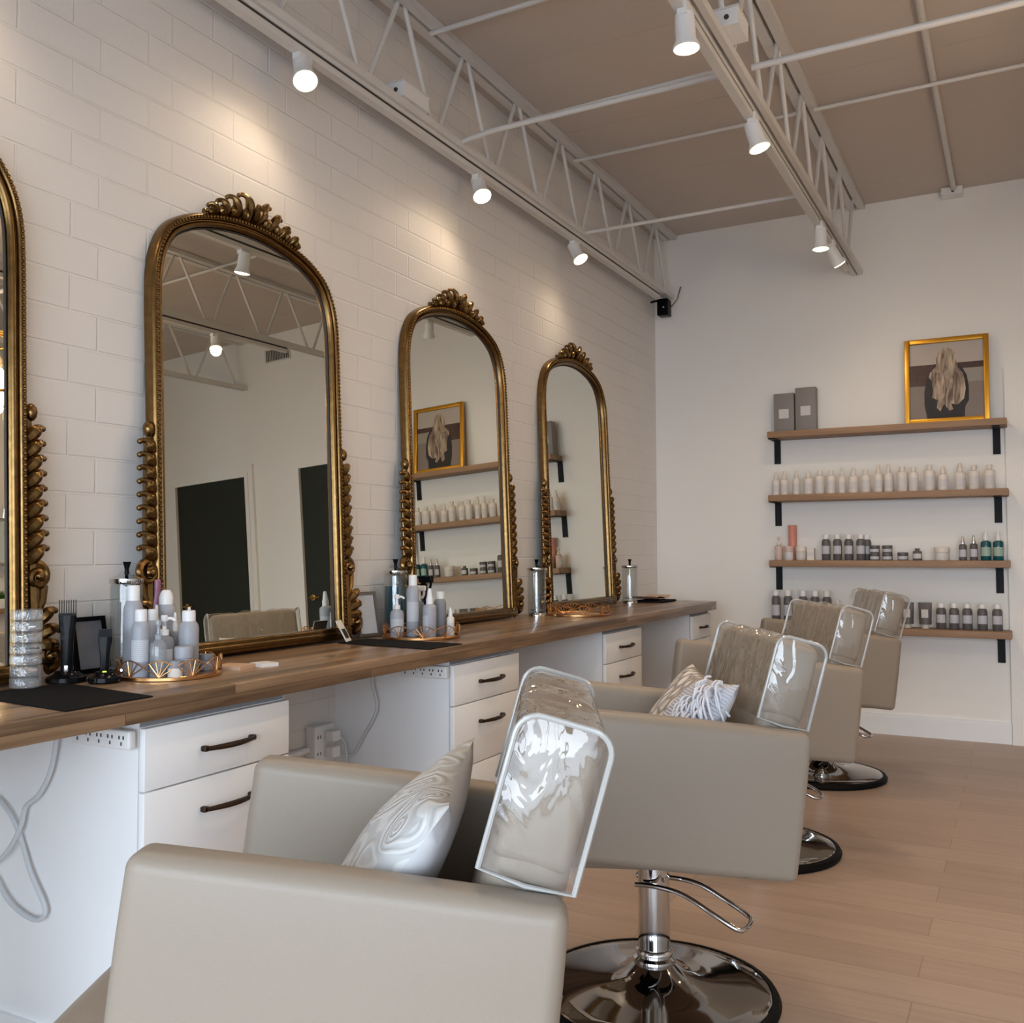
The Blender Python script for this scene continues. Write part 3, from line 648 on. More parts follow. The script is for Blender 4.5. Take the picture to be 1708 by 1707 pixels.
def make_mirror(loc, yaw, lab, first=None):
    rot = (0, math.radians(-2.2), math.radians(yaw))
    if first: return dup(first, loc, rot, lab)
    r = thing('ornate_mirror', lab, 'mirror', loc, rot, 'arched gold mirrors along the counter')
    prof = [(0, 0), (.0, .016), (-.002, .027), (-.006, .035), (-.010, .039), (-.021, .039), (-.0245, .034), (-.0255, .027), (-.028, .0265), (-.030, .031), (-.034, .034), (-.039, .0335), (-.043, .029), (-.046, .020), (-.0475, .012), (-.055, .0115), (-.055, .0)]
    vs, fs = sweep(mpath, prof); MB().add(vs, fs).build('frame', M['gold'], r, angle=60)
    # beads
    b = MB(); acc = 0; P = [Vector((0, a, c)) for a, c in mpath]
    for i in range(len(P)-1):
        seg = P[i+1]-P[i]; L = seg.length; t = seg.normalized(); nrm = Vector((0, -t.z, t.y))
        while acc < L:
            p = P[i]+t*acc+nrm*(-.0155); b.ball((.0405, p.y, p.z), .0058, 6, 4); acc += .0145
        acc -= L
    b.build('bead_trim', M['gold'], r)
    vs, fs = sweep(mpath, [(-.0475, .0125), (-.049, .0175), (-.0515, .0175), (-.053, .0125)]); MB().add(vs, fs).build('inner_liner', M['dark_slot'], r)
    ins = []
    for i, p in enumerate(P):
        a = P[max(i-1, 0)]; c = P[min(i+1, len(P)-1)]; t = (c-a).normalized(); nrm = Vector((0, -t.z, t.y)); q = p+nrm*(-.05); ins.append((.013, q.y, q.z))
    MB().add(ins, [tuple(range(len(ins)))]).build('mirror_glass', M['mirror'], r, smooth=False)
    MB().rbox(.0, .040, -.44, .44, .0, .045, .008, 3).rbox(.0, .047, -.455, .455, .012, .03, .006, 2).build('bottom_rail', M['gold'], r)
    b = MB(); b.tube([(.015, -.21, 1.425), (.02, -.1, 1.448), (.02, 0, 1.455), (.02, .1, 1.448), (.015, .21, 1.425)], [.010, .014, .016, .014, .010], 8)
    for sg in (-1, 1):
        for s, t, a, L, rr_ in ((.022, 1.448, 88, .072, .0135), (.075, 1.444, 78, .060, .0130), (.125, 1.437, 68, .046, .0120), (.172, 1.428, 56, .034, .0105)):
            curl_leaf(b, (sg*s, t-.006), math.radians(90+sg*(a-90)), L, rr_, sg, n0=.018, out=.03)
            plume(b, (sg*(s+.024), t-.010), math.radians(90+sg*(a-102)), L*.55, .03, n0=.016, tip=.009, lobes=2, curl=.03, fat=1.2)
    plume(b, (0, 1.445), math.radians(90), .052, .034, n0=.026, tip=.010, lobes=3, curl=.04, fat=1.2)
    b.build('crest', M['gold'], r)
    for sg in (-1, 1):
        b = MB(); t = .70; k = 0
        b.tube([(.02, sg*.447, .70), (.02, sg*.452, .4), (.02, sg*.455, .22), (.02, sg*.462, .05)], [.008, .012, .018, .022], 8)
        b.ball((.025, sg*.452, .69), .020, 10, 6, sc=(.9, .8, 1.2))
        for k, tt in enumerate((.635, .595, .555, .515, .475, .435, .395, .355, .315)):
            curl_leaf(b, (sg*.440, tt-.024), math.radians(90-sg*20), .043+.001*k, .0145, sg, n0=.012, out=.024, turn=3.2)
        b.tube([(.012, sg*.446, .66), (.014, sg*.449, .5), (.014, sg*.452, .3)], [.010, .014, .015], 8)
        volute(b, (sg*.462, .265), .034, 1.4, .013, n0=.022, flip=-sg, start=PI/2)
        b.tube([(.02, sg*.485, .24), (.025, sg*.478, .2), (.025, sg*.462, .17)], [.014, .012, .012], 8)
        for k, (tt, aa, L) in enumerate(((.165, 64, .05), (.135, 44, .05), (.112, 22, .044))):
            curl_leaf(b, (sg*.455, tt-.03), math.radians(90-sg*(90-aa)), L, .0145, sg, n0=.016, out=.03, turn=3.2)
        volute(b, (sg*.492, .058), .036, 1.5, .015, n0=.024, flip=sg, start=-PI/2)
        b.rbox(0, .045, sg*.44-.02, sg*.44+.02, 0, .05, .008, 2)
        b.build('side_scroll', M['gold'], r)
    return r
m1 = make_mirror((.056, 1.125, CT+.005), -.3, 'ornate arched gold mirror cut off by the left edge, nearest the viewer')
make_mirror((.056, 2.41, CT+.005), -.3, 'ornate arched gold mirror reflecting two dark doors, second from the viewer', m1)
make_mirror((.056, 3.735, CT+.005), -.5, 'ornate arched gold mirror reflecting the framed portrait, third from the viewer', m1)
make_mirror((.056, 5.045, CT+.005), -.6, 'ornate arched gold mirror farthest from the viewer', m1)

# ------------------------------------------------------------------ salon chairs
def make_chair():
    r = thing('salon_chair', '', 'chair', group='taupe salon chairs facing the mirrors')
    # local axes: +x forward, +y chair's left, +z up
    W, ta, zt, zb, xf, xb, th = .304, .072, .773, .42, .257, -.305, .119
    zm = (zt+zb)/2; Q = Matrix.Translation((0, 0, zm)) @ Matrix.Rotation(-th, 4, 'Y') @ Matrix.Translation((0, 0, -zm))
    for s in (1, -1):
        ya, yb = (W-ta, W) if s > 0 else (-W, -W+ta)
        MB().rbox(xb, xf, ya, yb, zb, zt, .022, 4, T=Q, inflate=.004, nu=4).build('armrest', M['vinyl'], r, angle=60)
    MB().rbox(-.24, .43, -W+ta+.002, W-ta-.002, .43, .545, .03, 4, T=Matrix.Translation((0, 0, -.035)) @ Matrix.Rotation(-.06, 4, 'Y'), inflate=.012, nu=4).build('seat_cushion', M['vinyl'], r, angle=60)
    be = .275; ub, zk, hb, tb = -.213, .765, .205, .112
    # back local frame: origin at front lower edge of visible part, +z up the back, +x forward
    B = Matrix.Translation((ub, 0, zk)) @ Matrix.Rotation(-be, 4, 'Y')
    wi = W-ta-.004
    bk = MB().rbox(-tb, 0, -wi, wi, -.30, hb, .024, 4, T=B, inflate=.006, nu=4).rbox(-tb, 0, -.236, .236, .012, hb-.004, .022, 3, T=B, nu=2).build('backrest', M['vinyl'], r, angle=60)
    # clear vinyl slip cover, open below
    c = MB(); x0_, x1_, w2, z1_ = -tb-.008, .008, .248, hb+.008
    def shell(nx, ny, f): 
        vs = []; fs = []
        for i in range(nx+1):
            for j in range(ny+1): vs.append(B @ Vector(f(i/nx, j/ny)))
        for i in range(nx):
            for j in range(ny): fs.append((i*(ny+1)+j, (i+1)*(ny+1)+j, (i+1)*(ny+1)+j+1, i*(ny+1)+j+1))
        c.add(vs, fs)
    rc = .03
    def prof_pts():
        pts = [(x1_, .004)]
        for k in range(7): a = PI/2*k/6; pts.append((x1_-rc+rc*math.cos(a), z1_-rc+rc*math.sin(a)))
        for k in range(7): a = PI/2*k/6; pts.append((x0_+rc-rc*math.sin(a), z1_-rc+rc*math.cos(a)))
        pts.append((x0_, .004)); return pts
    pp = prof_pts(); npp = len(pp)-1
    rnd = random.Random(3)
    def band(u, v):
        k = min(int(u*npp), npp-1); t = u*npp-k; x, z = pp[k][0]*(1-t)+pp[k+1][0]*t, pp[k][1]*(1-t)+pp[k+1][1]*t
        wv = .004*math.sin(v*19+u*9)*math.sin(PI*v)*(1 if 0 < u < 1 else .5)+.003*math.sin(v*41+u*5)*math.sin(PI*v)
        return (x+wv*.7, -w2+2*w2*v, z+wv)
    shell(npp*2, 30, band)
    for s in (-1, 1):
        def side(u, v, s=s):
            xx = x0_+(x1_-x0_)*u; top = z1_
            d = min(u, 1-u)*(x1_-x0_)
            if d < rc: top = z1_-rc+math.sqrt(max(0, rc*rc-(rc-d)**2))
            bulge = .010*math.sin(PI*u)*math.sin(PI*v)
            return (xx, s*(w2+bulge), .004+(top-.004)*v)
        shell(14, 14, side)
    cv = c.build('vinyl_cover', M['pvc'], bk, angle=70)
    for s in (-1, 1):
        pz = MB(); loop = [B @ Vector((x, s*w2, z)) for x, z in pp]
        pz.tube(loop + [B @ Vector(((x0_+x1_)/2, s*(w2+.002), -.002))], .0042, 8, closed=True).build('cover_piping', M['piping'], bk)
    # under seat, post, pump, base
    MB().box(-.14, .16, -.11, .11, .385, .41).box(-.2, .2, -.03, .03, .375, .386).build('seat_plate', M['blackmetal'], r, smooth=False)
    ps = MB().lathe([(.040, .10), (.042, .11), (.042, .365), (.036, .372), (.030, .39)], 28).build('hydraulic_post', M['chrome'], r)
    MB().lathe([(.052, .085), (.056, .092), (.056, .104), (.048, .11), (.050, .12), (.046, .128), (.0425, .13)], 28).build('post_collar', M['chrome'], ps)
    bs = MB().lathe([(.316, .012), (.308, .022), (.296, .029), (.25, .034), (.18, .040), (.12, .050), (.085, .064), (.06, .084), (.044, .10)], 56).build('base_plate', M['darkchrome'], r)
    MB().lathe([(.308, 0), (.322, .002), (.325, .012), (.318, .024), (.303, .0285), (.300, .02), (.300, 0)], 56, cap=False).build('rubber_rim', M['rubber'], bs)
    lv = MB(); LZ = Matrix.Rotation(math.radians(-35), 4, 'Z')
    lp = [(.06, -.045, .292), (-.02, -.055, .297), (-.10, -.058, .293), (-.18, -.058, .262), (-.235, -.056, .236), (-.252, -.03, .232), (-.256, .03, .234), (-.24, .056, .240), (-.18, .06, .268), (-.10, .058, .300), (-.02, .055, .306), (.03, .05, .30)]
    lv.tube(spline(lp, 6), .0065, 10, T=LZ); lv.ball((.062, -.045, .292), .010, 10, 6, T=LZ)
    lv.tube([(.05, -.05, .292), (.02, -.03, .315), (0, 0, .33)], .008, 8, T=LZ)
    lv.build('pump_lever', M['chrome'], r)
    return r
CH = make_chair()
CHS = [((1.396, 1.206, -.018), .458, 'taupe salon chair in the foreground with white embroidered pillow and clear back cover'),
       ((1.434, 2.44, .0), .566, 'taupe salon chair second from the viewer with fringed pillow'),
       ((1.361, 3.812, .0), .589, 'taupe salon chair third from the viewer with clear cover on its back'),
       ((1.365, 5.177, .0), .452, 'taupe salon chair farthest from the viewer, before the back wall shelves')]
for i, (loc, ph, lab) in enumerate(CHS):
    l = (loc[0], loc[1], 0); rz = PI+ph
    if i == 0: c = CH; c.location = l; c.rotation_euler = (0, 0, rz); c['label'] = lab
    else: c = dup(CH, l, (0, 0, rz), lab)

def pillow_mesh(b, a, t, n=26, mi=lambda u, v, top: 0, seed=0):
    rr = random.Random(seed); ph = [rr.uniform(0, 6) for _ in range(6)]
    for top in (1, -1):
        vs = []; fs = []
        for i in range(n+1):
            for j in range(n+1):
                u = -1+2*i/n; v = -1+2*j/n
                x = a*u*(1-.09*(1-v*v)); y = a*v*(1-.09*(1-u*u))
                h = ((1-u*u)*(1-v*v)); z = top*t*(max(h, 0)**.42)
                z += .006*math.sin(u*5+ph[0])*math.sin(v*4+ph[1])*max(h, 0)**.5
                vs.append((x, y, z))
        ms = []
        for i in range(n):
            for j in range(n):
                q = (i*(n+1)+j, (i+1)*(n+1)+j, (i+1)*(n+1)+j+1, i*(n+1)+j+1); fs.append(q if top > 0 else q[::-1])
                ms.append(mi(-1+2*(i+.5)/n, -1+2*(j+.5)/n, top))
        k = len(b.v); b.v += vs; b.f += [tuple(x+k for x in f) for f in fs]; b.m += ms
def pillow(ci, u, v, w, tilt, spin, a, t, mats, mi, lab, name='throw_pillow', yaw=0, seed=0):
    loc, ph, _ = CHS[ci]
    base = Matrix.Translation((loc[0], loc[1], 0)) @ Matrix.Rotation(PI+ph, 4, 'Z')
    # pillow plane: local z = face normal; leaning on the chair back
    T = base @ Matrix.Translation((u, v, w)) @ Matrix.Rotation(yaw, 4, 'Z') @ Matrix.Rotation(tilt, 4, 'Y') @ Matrix.Rotation(spin, 4, 'Z')
    b = MB(); pillow_mesh(b, a, t, mi=mi, seed=seed)
    o = b.build(name, mats, angle=80); o.matrix_world = T; tag(o, lab, 'pillow'); return o
pillow(0, -.03, .01, .66, .93, 0, .232, .066, [M['embroid'], M['linenback']], lambda u, v, t: 0 if t > 0 else 1, 'white embroidered pillow on the foreground chair', seed=1)
pf = pillow(1, -.045, .01, .665, .98, .0, .22, .07, [M['knit'], M['stripe'], M['linenback']], lambda u, v, t: 2 if t < 0 else (1 if v > .12 else 0), 'cream knotted pillow with blue-white fringe on the second chair', seed=2)
b = MB(); rr = random.Random(5)
for k in range(120):
    u0 = rr.uniform(-.205, .10); v0 = rr.uniform(.10, .20); p0 = Vector((u0, v0, .07*(max(0, (1-(u0/.22)**2)*(1-(v0/.22)**2)))**.42+rr.uniform(.0, .008))); pts = [p0]
    dx, dz, dy = rr.uniform(.05, .10), rr.uniform(.02, .06), rr.uniform(.015, .05)
    for q in range(1, 7):
        t = q/6; pts.append(p0+Vector((dx*t**1.6+rr.uniform(-.003, .003), dy*math.sin(t*1.9), .022*math.sin(PI*t)-dz*t*t)))
    b.tube(pts, .0034, 5)
b.build('fringe', M['fringe'], pf)
pillow(2, -.045, .01, .665, 1.0, 0, .205, .07, [M['embroid'], M['linenback']], lambda u, v, t: 0 if t > 0 else 1, 'white pillow mostly hidden on the third chair', seed=3)

# ------------------------------------------------------------------ bottles and jars
SPECS = {}
def bottle(kind, h, rad, body, cap, lab=None, labmat=None, label='', cat='bottle', loc=(0, 0, 0), group=None, name=None, rz=0):
    nm = {'can': 'spray_can', 'dome': 'spray_can', 'pump': 'pump_bottle', 'cone': 'nozzle_bottle', 'cap': 'capped_bottle', 'jar': 'cream_jar', 'trigger': 'spray_bottle', 'tube': 'squeeze_tube'}[kind]
    key = (kind, round(h, 3), round(rad, 4), body.name, cap.name, labmat.name if labmat else '')
    if key in SPECS:
        return dup(SPECS[key], loc, (0, 0, rz), label, group)
    r = thing(nm, label, cat, loc, (0, 0, rz), group); SPECS[key] = r
    seg = 20
    if kind in ('can', 'dome'):
        ch = h*.17; hb = h-ch
        MB().lathe([(rad*.93, 0), (rad, .003), (rad, hb*.86), (rad*.93, hb*.93), (rad*.72, hb*.985), (rad*.66, hb)], seg).build('bottle_body', body, r)
        cr = rad*.66
        if kind == 'can': MB().lathe([(cr, hb), (cr, h-.004), (cr*.92, h)], seg).build('cap', cap, r)
        else: MB().lathe([(rad*.72, hb-.004), (rad*.72, hb+ch*.45), (rad*.58, hb+ch*.75), (rad*.42, h-.002), (rad*.1, h)], seg).build('cap', cap, r)
        lz = (hb*.30, hb*.68)
    elif kind == 'cap':
        ch = h*.20; hb = h-ch
        MB().lathe([(rad*.93, 0), (rad, .003), (rad, hb*.88), (rad*.9, hb*.95), (rad*.5, hb*.99), (rad*.45, hb)], seg).build('bottle_body', body, r)
        MB().lathe([(rad*.5, hb), (rad*.5, h-.003), (rad*.45, h)], seg).build('cap', cap, r); lz = (hb*.2, hb*.7)
    elif kind == 'pump':
        hb = h*.66
        MB().lathe([(rad*.93, 0), (rad, .004), (rad, hb*.82), (rad*.88, hb*.92), (rad*.5, hb*.98), (rad*.45, hb)], seg).build('bottle_body', body, r)
        p = MB(); p.lathe([(rad*.48, hb), (rad*.48, hb+h*.09), (rad*.22, hb+h*.10), (rad*.18, h-.018), (rad*.34, h-.016), (rad*.36, h-.004), (rad*.3, h)], seg)
        p.tube([(0, 0, h-.010), (rad*.7, 0, h-.009), (rad*1.05, 0, h-.016)], .004, 7); p.build('pump_head', cap, r); lz = (hb*.22, hb*.66)
    elif kind in ('cone', 'trigger'):
        hb = h*.68
        MB().lathe([(rad*.93, 0), (rad, .004), (rad, hb*.87), (rad*.92, hb*.94), (rad*.60, hb*.99), (rad*.5, hb)], seg).build('bottle_body', body, r)
        p = MB(); p.lathe([(rad*.52, hb), (rad*.52, hb+h*.10), (rad*.42, hb+h*.14), (rad*.30, h-.008), (rad*.20, h)], seg)
        if kind == 'trigger': p.rbox(-rad*.7, rad*1.5, -rad*.35, rad*.35, h*.88, h, .006, 2); p.tube([(rad*1.2, 0, h*.88), (rad*1.1, 0, h*.80), (rad*.75, 0, h*.74)], .005, 7)
        p.build('nozzle', cap, r); lz = (hb*.22, hb*.66)
    elif kind == 'jar':
        hb = h*.62
        MB().lathe([(rad*.94, 0), (rad, .003), (rad, hb-.002), (rad*.9, hb)], seg).build('jar_body', body, r)
        MB().lathe([(rad*1.03, hb), (rad*1.04, hb+.002), (rad*1.04, h-.004), (rad*.98, h)], seg).build('lid', cap, r); lz = (hb*.2, hb*.85)
    elif kind == 'tube':
        MB().lathe([(rad*.62, 0), (rad*.66, .002), (rad*.66, .024), (rad*.62, .026)], seg).build('cap', cap, r)
        vs = []; fs = []; n = 8
        for i in range(n+1):
            t = i/n; z = .026+(h-.026)*t; ry = rad*(1-.9*t**1.3); rx = rad*(1+.12*t)
            for k in range(seg): a = 2*PI*k/seg; vs.append((rx*math.cos(a), ry*math.sin(a), z))
        for i in range(n):
            for k in range(seg): k2 = (k+1) % seg; fs.append((i*seg+k, i*seg+k2, (i+1)*seg+k2, (i+1)*seg+k))
        fs += [tuple(range(seg-1, -1, -1)), tuple(n*seg+k for k in range(seg))]
        MB().add(vs, fs).build('tube_body', body, r); lz = None
        if labmat: MB().box(-rad*.55, rad*.55, -rad*.96, -rad*.72, h*.42, h*.74).build('label', labmat, r, smooth=False)
    if labmat and lz:
        vs = []; fs = []; n = 8; rl = rad*1.012; am = math.radians(62)
        for i in range(n+1):
            a = -PI/2-am+2*am*i/n
            vs += [(rl*math.cos(a), rl*math.sin(a), lz[0]), (rl*math.cos(a), rl*math.sin(a), lz[1])]
        for i in range(n): fs.append((2*i, 2*i+2, 2*i+3, 2*i+1))
        MB().add(vs, fs).build('label', labmat, r)
    return r
ANG = math.radians(40)   # turn labels towards the room

# --- trays
def tray(x, y, rad, lab):
    r = thing('fan_tray', lab, 'tray', (x, y, CT), group='copper wire trays on the counter')
    MB().lathe([(rad*.98, .0), (rad, .002), (rad, .009), (rad*.975, .011), (rad*.965, .005), (rad*.02, .004)], 48).build('tray_base', M['copper'], r)
    n = 10; b = MB(); H = .042
    for k in range(n):
        a0 = 2*PI*k/n; am = a0+PI/n
        def P(a, z, rr=rad*.985): return Vector((rr*math.cos(a), rr*math.sin(a), z))
        arc = [P(am+(2*t/10-1)*PI/n, .010+ .018+ (H-.018)*math.sin(PI*(.12+.76*t/10))) for t in range(11)]
        b.tube(arc, .0016, 6)
        for t in (0, 2, 4, 6, 8, 10): b.tube([P(am, .011), arc[t]], .0014, 6)
    b.build('fan_gallery', M['copper'], r)
    return r
tray(.285, 1.84, .135, 'round copper tray of bottles nearest the viewer')
tray(.27, 3.08, .15, 'round copper tray of bottles before the third mirror')
tray(.29, 4.50, .16, 'empty round copper tray before the farthest mirror')
TZ = CT+.0052
st1 = 'bottles on the nearest copper tray'
st1 = None
bottle('can', .238, .025, M['greycan'], M['cap'], label='tallest grey spray can with white cap at the left of the nearest tray', loc=(.215, 1.775, TZ))
bottle('can', .178, .0235, M['greycan'], M['cap'], labmat=M['label'], label='grey labelled bottle with white cap in front at the left of the nearest tray', loc=(.292, 1.735, TZ), rz=ANG)
bottle('pump', .152, .0205, M['clearbottle'], M['clearbottle'], label='clear foaming pump bottle at the front of the nearest tray', loc=(.340, 1.750, TZ), rz=PI/2)
bottle('can', .172, .019, M['greycan'], M['cap'], label='slim grey bottle with white cap behind the clear pump bottle', loc=(.236, 1.822, TZ))
bottle('pump', .158, .0265, M['greycan2'], M['cap'], labmat=M['whitelabel'], label='grey pump bottle with white label amid the nearest tray', loc=(.285, 1.818, TZ), rz=ANG)
bottle('dome', .222, .027, M['greycan'], M['cap'], label='tall grey spray can with domed white cap at the back of the nearest tray', loc=(.205, 1.895, TZ))
bottle('cone', .182, .013, M['whitebottle'], M['cap'], label='slim white spray vial behind the grey pump bottle', loc=(.215, 1.853, TZ))
bottle('cone', .160, .014, M['greycan2'], M['cap'], label='slim grey spray vial with white nozzle on the nearest tray', loc=(.252, 1.885, TZ))
bottle('can', .168, .027, M['greycan'], M['cap'], label='stout grey bottle with white cap at the right front of the nearest tray', loc=(.315, 1.875, TZ))
bottle('cone', .172, .016, M['whitebottle'], M['cap'], label='white spray bottle at the right end of the nearest tray', loc=(.252, 1.935, TZ))
bottle('jar', .044, .019, M['greycan'], M['greycan2'], label='tiny grey jar at the right edge of the nearest tray', cat='jar', loc=(.315, 1.94, TZ))
bottle('jar', .078, .0235, M['greycan'], M['greycan'], label='tallish grey lidded jar at the front of the nearest tray', cat='jar', loc=(.362, 1.815, TZ))
bottle('jar', .046, .019, M['whitebottle'], M['greycan2'], label='small white jar with grey lid at the front of the nearest tray', cat='jar', loc=(.378, 1.772, TZ))
bottle('pump', .162, .026, M['greycan'], M['cap'], labmat=M['label'], label='grey pump bottle at the left of the second tray', loc=(.215, 2.995, TZ), rz=ANG)
bottle('can', .235, .0245, M['greycan'], M['cap'], labmat=M['label'], label='tall grey spray can with white cap amid the second tray', loc=(.25, 3.05, TZ), rz=ANG)
bottle('cone', .184, .026, M['greycan'], M['cap'], labmat=M['label'], label='grey bottle with pointed white nozzle on the second tray', loc=(.32, 3.06, TZ), rz=-ANG)
bottle('trigger', .19, .022, M['clearbottle'], M['creamcap'], label='clear spray bottle behind the pointed nozzle bottle on the second tray', loc=(.20, 3.165, TZ))
bottle('can', .168, .0245, M['greycan2'], M['cap'], label='mid grey can with white cap at the right of the second tray', loc=(.30, 3.165, TZ))
bottle('cone', .106, .0155, M['whitebottle'], M['cap'], labmat=M['whitelabel'], label='small white bottle at the right edge of the second tray', loc=(.345, 3.17, TZ), rz=ANG)
bottle('trigger', .23, .03, M['black'], M['black'], label='black spray bottle behind the second tray, before the third mirror', loc=(.15, 3.275, CT))

# --- disinfectant jars
def barber_jar(x, y, rad, h, lab, liquid=0, low=False):
    r = thing('disinfectant_jar', lab, 'jar', (x, y, CT), group='glass jars with metal lids on the counter')
    MB().lathe([(rad*1.04, 0), (rad*1.04, .012), (rad*.98, .016)], 28).build('jar_foot', M['chrome'] if not liquid else M['black'], r)
    hb = h*.80
    MB().lathe([(rad, .016), (rad, hb*.96), (rad*.96, hb)], 28, cap=False).build('glass_body', M['glass'], r)
    MB().lathe([(rad*1.03, hb), (rad*1.07, hb+.004), (rad*1.05, hb+.014), (rad*.7, hb+h*.06), (rad*.25, hb+h*.085), (rad*.18, hb+h*.09)], 28).build('lid', M['chrome'], r)
    MB().lathe([(rad*.16, hb+h*.088), (rad*.13, hb+h*.13), (rad*.24, hb+h*.19), (rad*.26, h)], 16).build('lid_knob', M['black'], r)
    if liquid:
        MB().lathe([(rad*.96, .018), (rad*.96, hb*.80), (rad*.9, hb*.802)], 28).build('blue_liquid', M['blueliq'], r)
    MB().lathe([(.0028, .02), (.0028, hb*.97)], 8, T=Matrix.Translation((0, 0, 0))).build('lift_rod', M['chrome'], r)
    MB().lathe([(rad*.8, .03), (rad*.8, .034)], 20).build('lift_disc', M['chrome'], r)
    return r
barber_jar(.098, 1.85, .043, .305, 'glass jar with chrome lid behind the nearest tray')
barber_jar(.088, 3.165, .045, .30, 'jar of blue disinfectant with chrome lid behind the second tray', 1)
barber_jar(.13, 4.345, .047, .287, 'empty glass jar with chrome lid between third and fourth mirrors')
barber_jar(.13, 5.65, .050, .275, 'glass jar with chrome lid right of the farthest mirror')
# combs standing in the nearest jar
r = thing('tail_comb', 'mauve tail comb leaning on the nearest glass jar behind the bottles', 'comb', (.165, 1.872, CT))
MB().tube([(0, 0, .0), (.0, .012, .12), (.004, .026, .22)], [.004, .006, .009], 8).build('comb_handle', M['pinkcomb'], r)
MB().rbox(-.004, .008, .018, .034, .2, .255, .004, 2).build('comb_head', M['pinkcomb'], r)

# --- clippers and jar stack at station one
def matpad(pts, lab):
    v = [Vector((*p, CT)) for p in pts] + [Vector((*p, CT+.003)) for p in pts]
    o = MB().add(v, [(3, 2, 1, 0), (4, 5, 6, 7), (0, 1, 5, 4), (1, 2, 6, 5), (2, 3, 7, 6), (3, 0, 4, 7)]).build('station_mat', M['mat'], smooth=False); tag(o, lab, 'mat'); return o
matpad([(.553, 1.322), (.553, 1.548), (.18, 1.60), (.15, 1.36)], 'black rubber mat under the stacked clear jars at the left')
matpad([(.553, 2.70), (.553, 2.915), (.13, 2.925), (.13, 2.745)], 'black rubber mat in front of the second tray')
r = thing('clip_jar_stack', 'stack of clear acrylic jars holding hair clips at the left edge', 'jar', (.165, 1.50, CT+.003))
for k in range(7):
    z = k*.0272
    MB().lathe([(.033, z+.001), (.036, z+.004), (.036, z+.022), (.034, z+.0265), (.0365, z+.027)], 24).build('acrylic_jar', M['acrylic'], r)
rr = random.Random(2)
for k in range(1, 6):
    b = MB()
    for q in range(5):
        a = rr.uniform(0, 6); b.rbox(-.012, .012, -.003, .003, -.002, .003, .002, 1, T=Matrix.Translation((.018*math.cos(a), .018*math.sin(a), k*.0272+.010+.002*q)) @ Matrix.Rotation(a, 4, 'Z'))
    b.build('hair_clips', [M['silver'], M['tanpaper'], M['paper'], M['black'], M['silver']][k % 5], r)
def clipper(loc, h, w, lab, comb=True, led=False, rz=0):
    r = thing('hair_clipper', lab, 'hair clipper', loc, (0, 0, rz))
    MB().lathe([(w*1.25, 0), (w*1.35, .004), (w*1.3, .014), (w*.9, .020), (w*.7, .028)], 24).build('charging_stand', M['black'], r)
    b = MB(); n = 10; prev = []
    prof = [(.022, .62, .7), (.05, .60, .72), (.10, .62, .68), (.13, .72, .62), (.155, .86, .55), (.172, .90, .5)]
    vs = []; fs = []; seg = 16
    for z, a, c in prof:
        z = z*h/.2
        for k in range(seg):
            t = 2*PI*k/seg; ca, sa = math.cos(t), math.sin(t); q = (abs(ca)**4+abs(sa)**4)**-.25
            vs.append((w*.62*c*q*ca, w*.62*a*q*sa, z))
    m = len(prof)
    for i in range(m-1):
        for k in range(seg): k2 = (k+1) % seg; fs.append((i*seg+k, i*seg+k2, (i+1)*seg+k2, (i+1)*seg+k))
    fs += [tuple(range(seg-1, -1, -1)), tuple((m-1)*seg+k for k in range(seg))]
    MB().add(vs, fs).build('clipper_body', M['black'], r)
    if comb:
        b = MB(); z0 = .172*h/.2; wz = w*.54
        b.box(-.010, .010, -wz, wz, z0, z0+.006)
        for k in range(8):
            y = -wz*.94+k*2*wz*.94/7; b.box(-.004, .003, y-.0009, y+.0009, z0+.006, h+.012)
        b.build('guard_comb', M['black'], r, smooth=False)
    else:
        MB().box(-.010, .010, -w*.5, w*.5, .172*h/.2, h).build('blade', M['blackmetal'], r, smooth=False)
    MB().rbox(w*.41, w*.46, -.005, .005, .028*h/.2, .045*h/.2, .002, 1).build('power_switch', M['led'] if led else M['silver'], r)
    return r
clipper((.15, 1.625, CT), .198, .038, 'tall black hair clipper with guard comb standing in its charging stand', True, rz=-.75)
clipper((.245, 1.664, CT), .135, .030, 'short black trimmer with green light in its charging stand', False, True, rz=-.75)
# framed cards
def leaning_frame(loc, w, h, lab, fm, pm, tilt, rz=0):
    r = thing('framed_card', lab, 'picture frame', loc, (0, -tilt, rz))
    b = MB(); e = .012
    b.box(0, .012, -w/2, -w/2+e, 0, h).box(0, .012, w/2-e, w/2, 0, h).box(0, .012, -w/2+e, w/2-e, 0, e).box(0, .012, -w/2+e, w/2-e, h-e, h)
    b.build('frame', fm, r, smooth=False); MB().box(.002, .007, -w/2+e, w/2-e, e, h-e).build('print', pm, r, smooth=False); return r
leaning_frame((.055, 1.775, CT), .11, .155, 'black framed card leaning on the block wall behind the clippers', M['black'], M['bluecard'], .2)
leaning_frame((.075, 3.005, CT), .11, .175, 'pewter framed card leaning on the block wall beside the blue jar', M['greyframe'], M['label'], .2, -.2)
r = thing('photo_strip', 'small white photo card leaning on the corner of the second mirror', 'photo card', (.145, 2.79, CT+.004), (0, -.5, .35))
MB().box(0, .003, -.028, .028, 0, .085).build('card', M['paper'], r, smooth=False)
MB().box(.003, .0036, -.020, .020, .012, .05).build('photo', M['p_dark'], r, smooth=False)
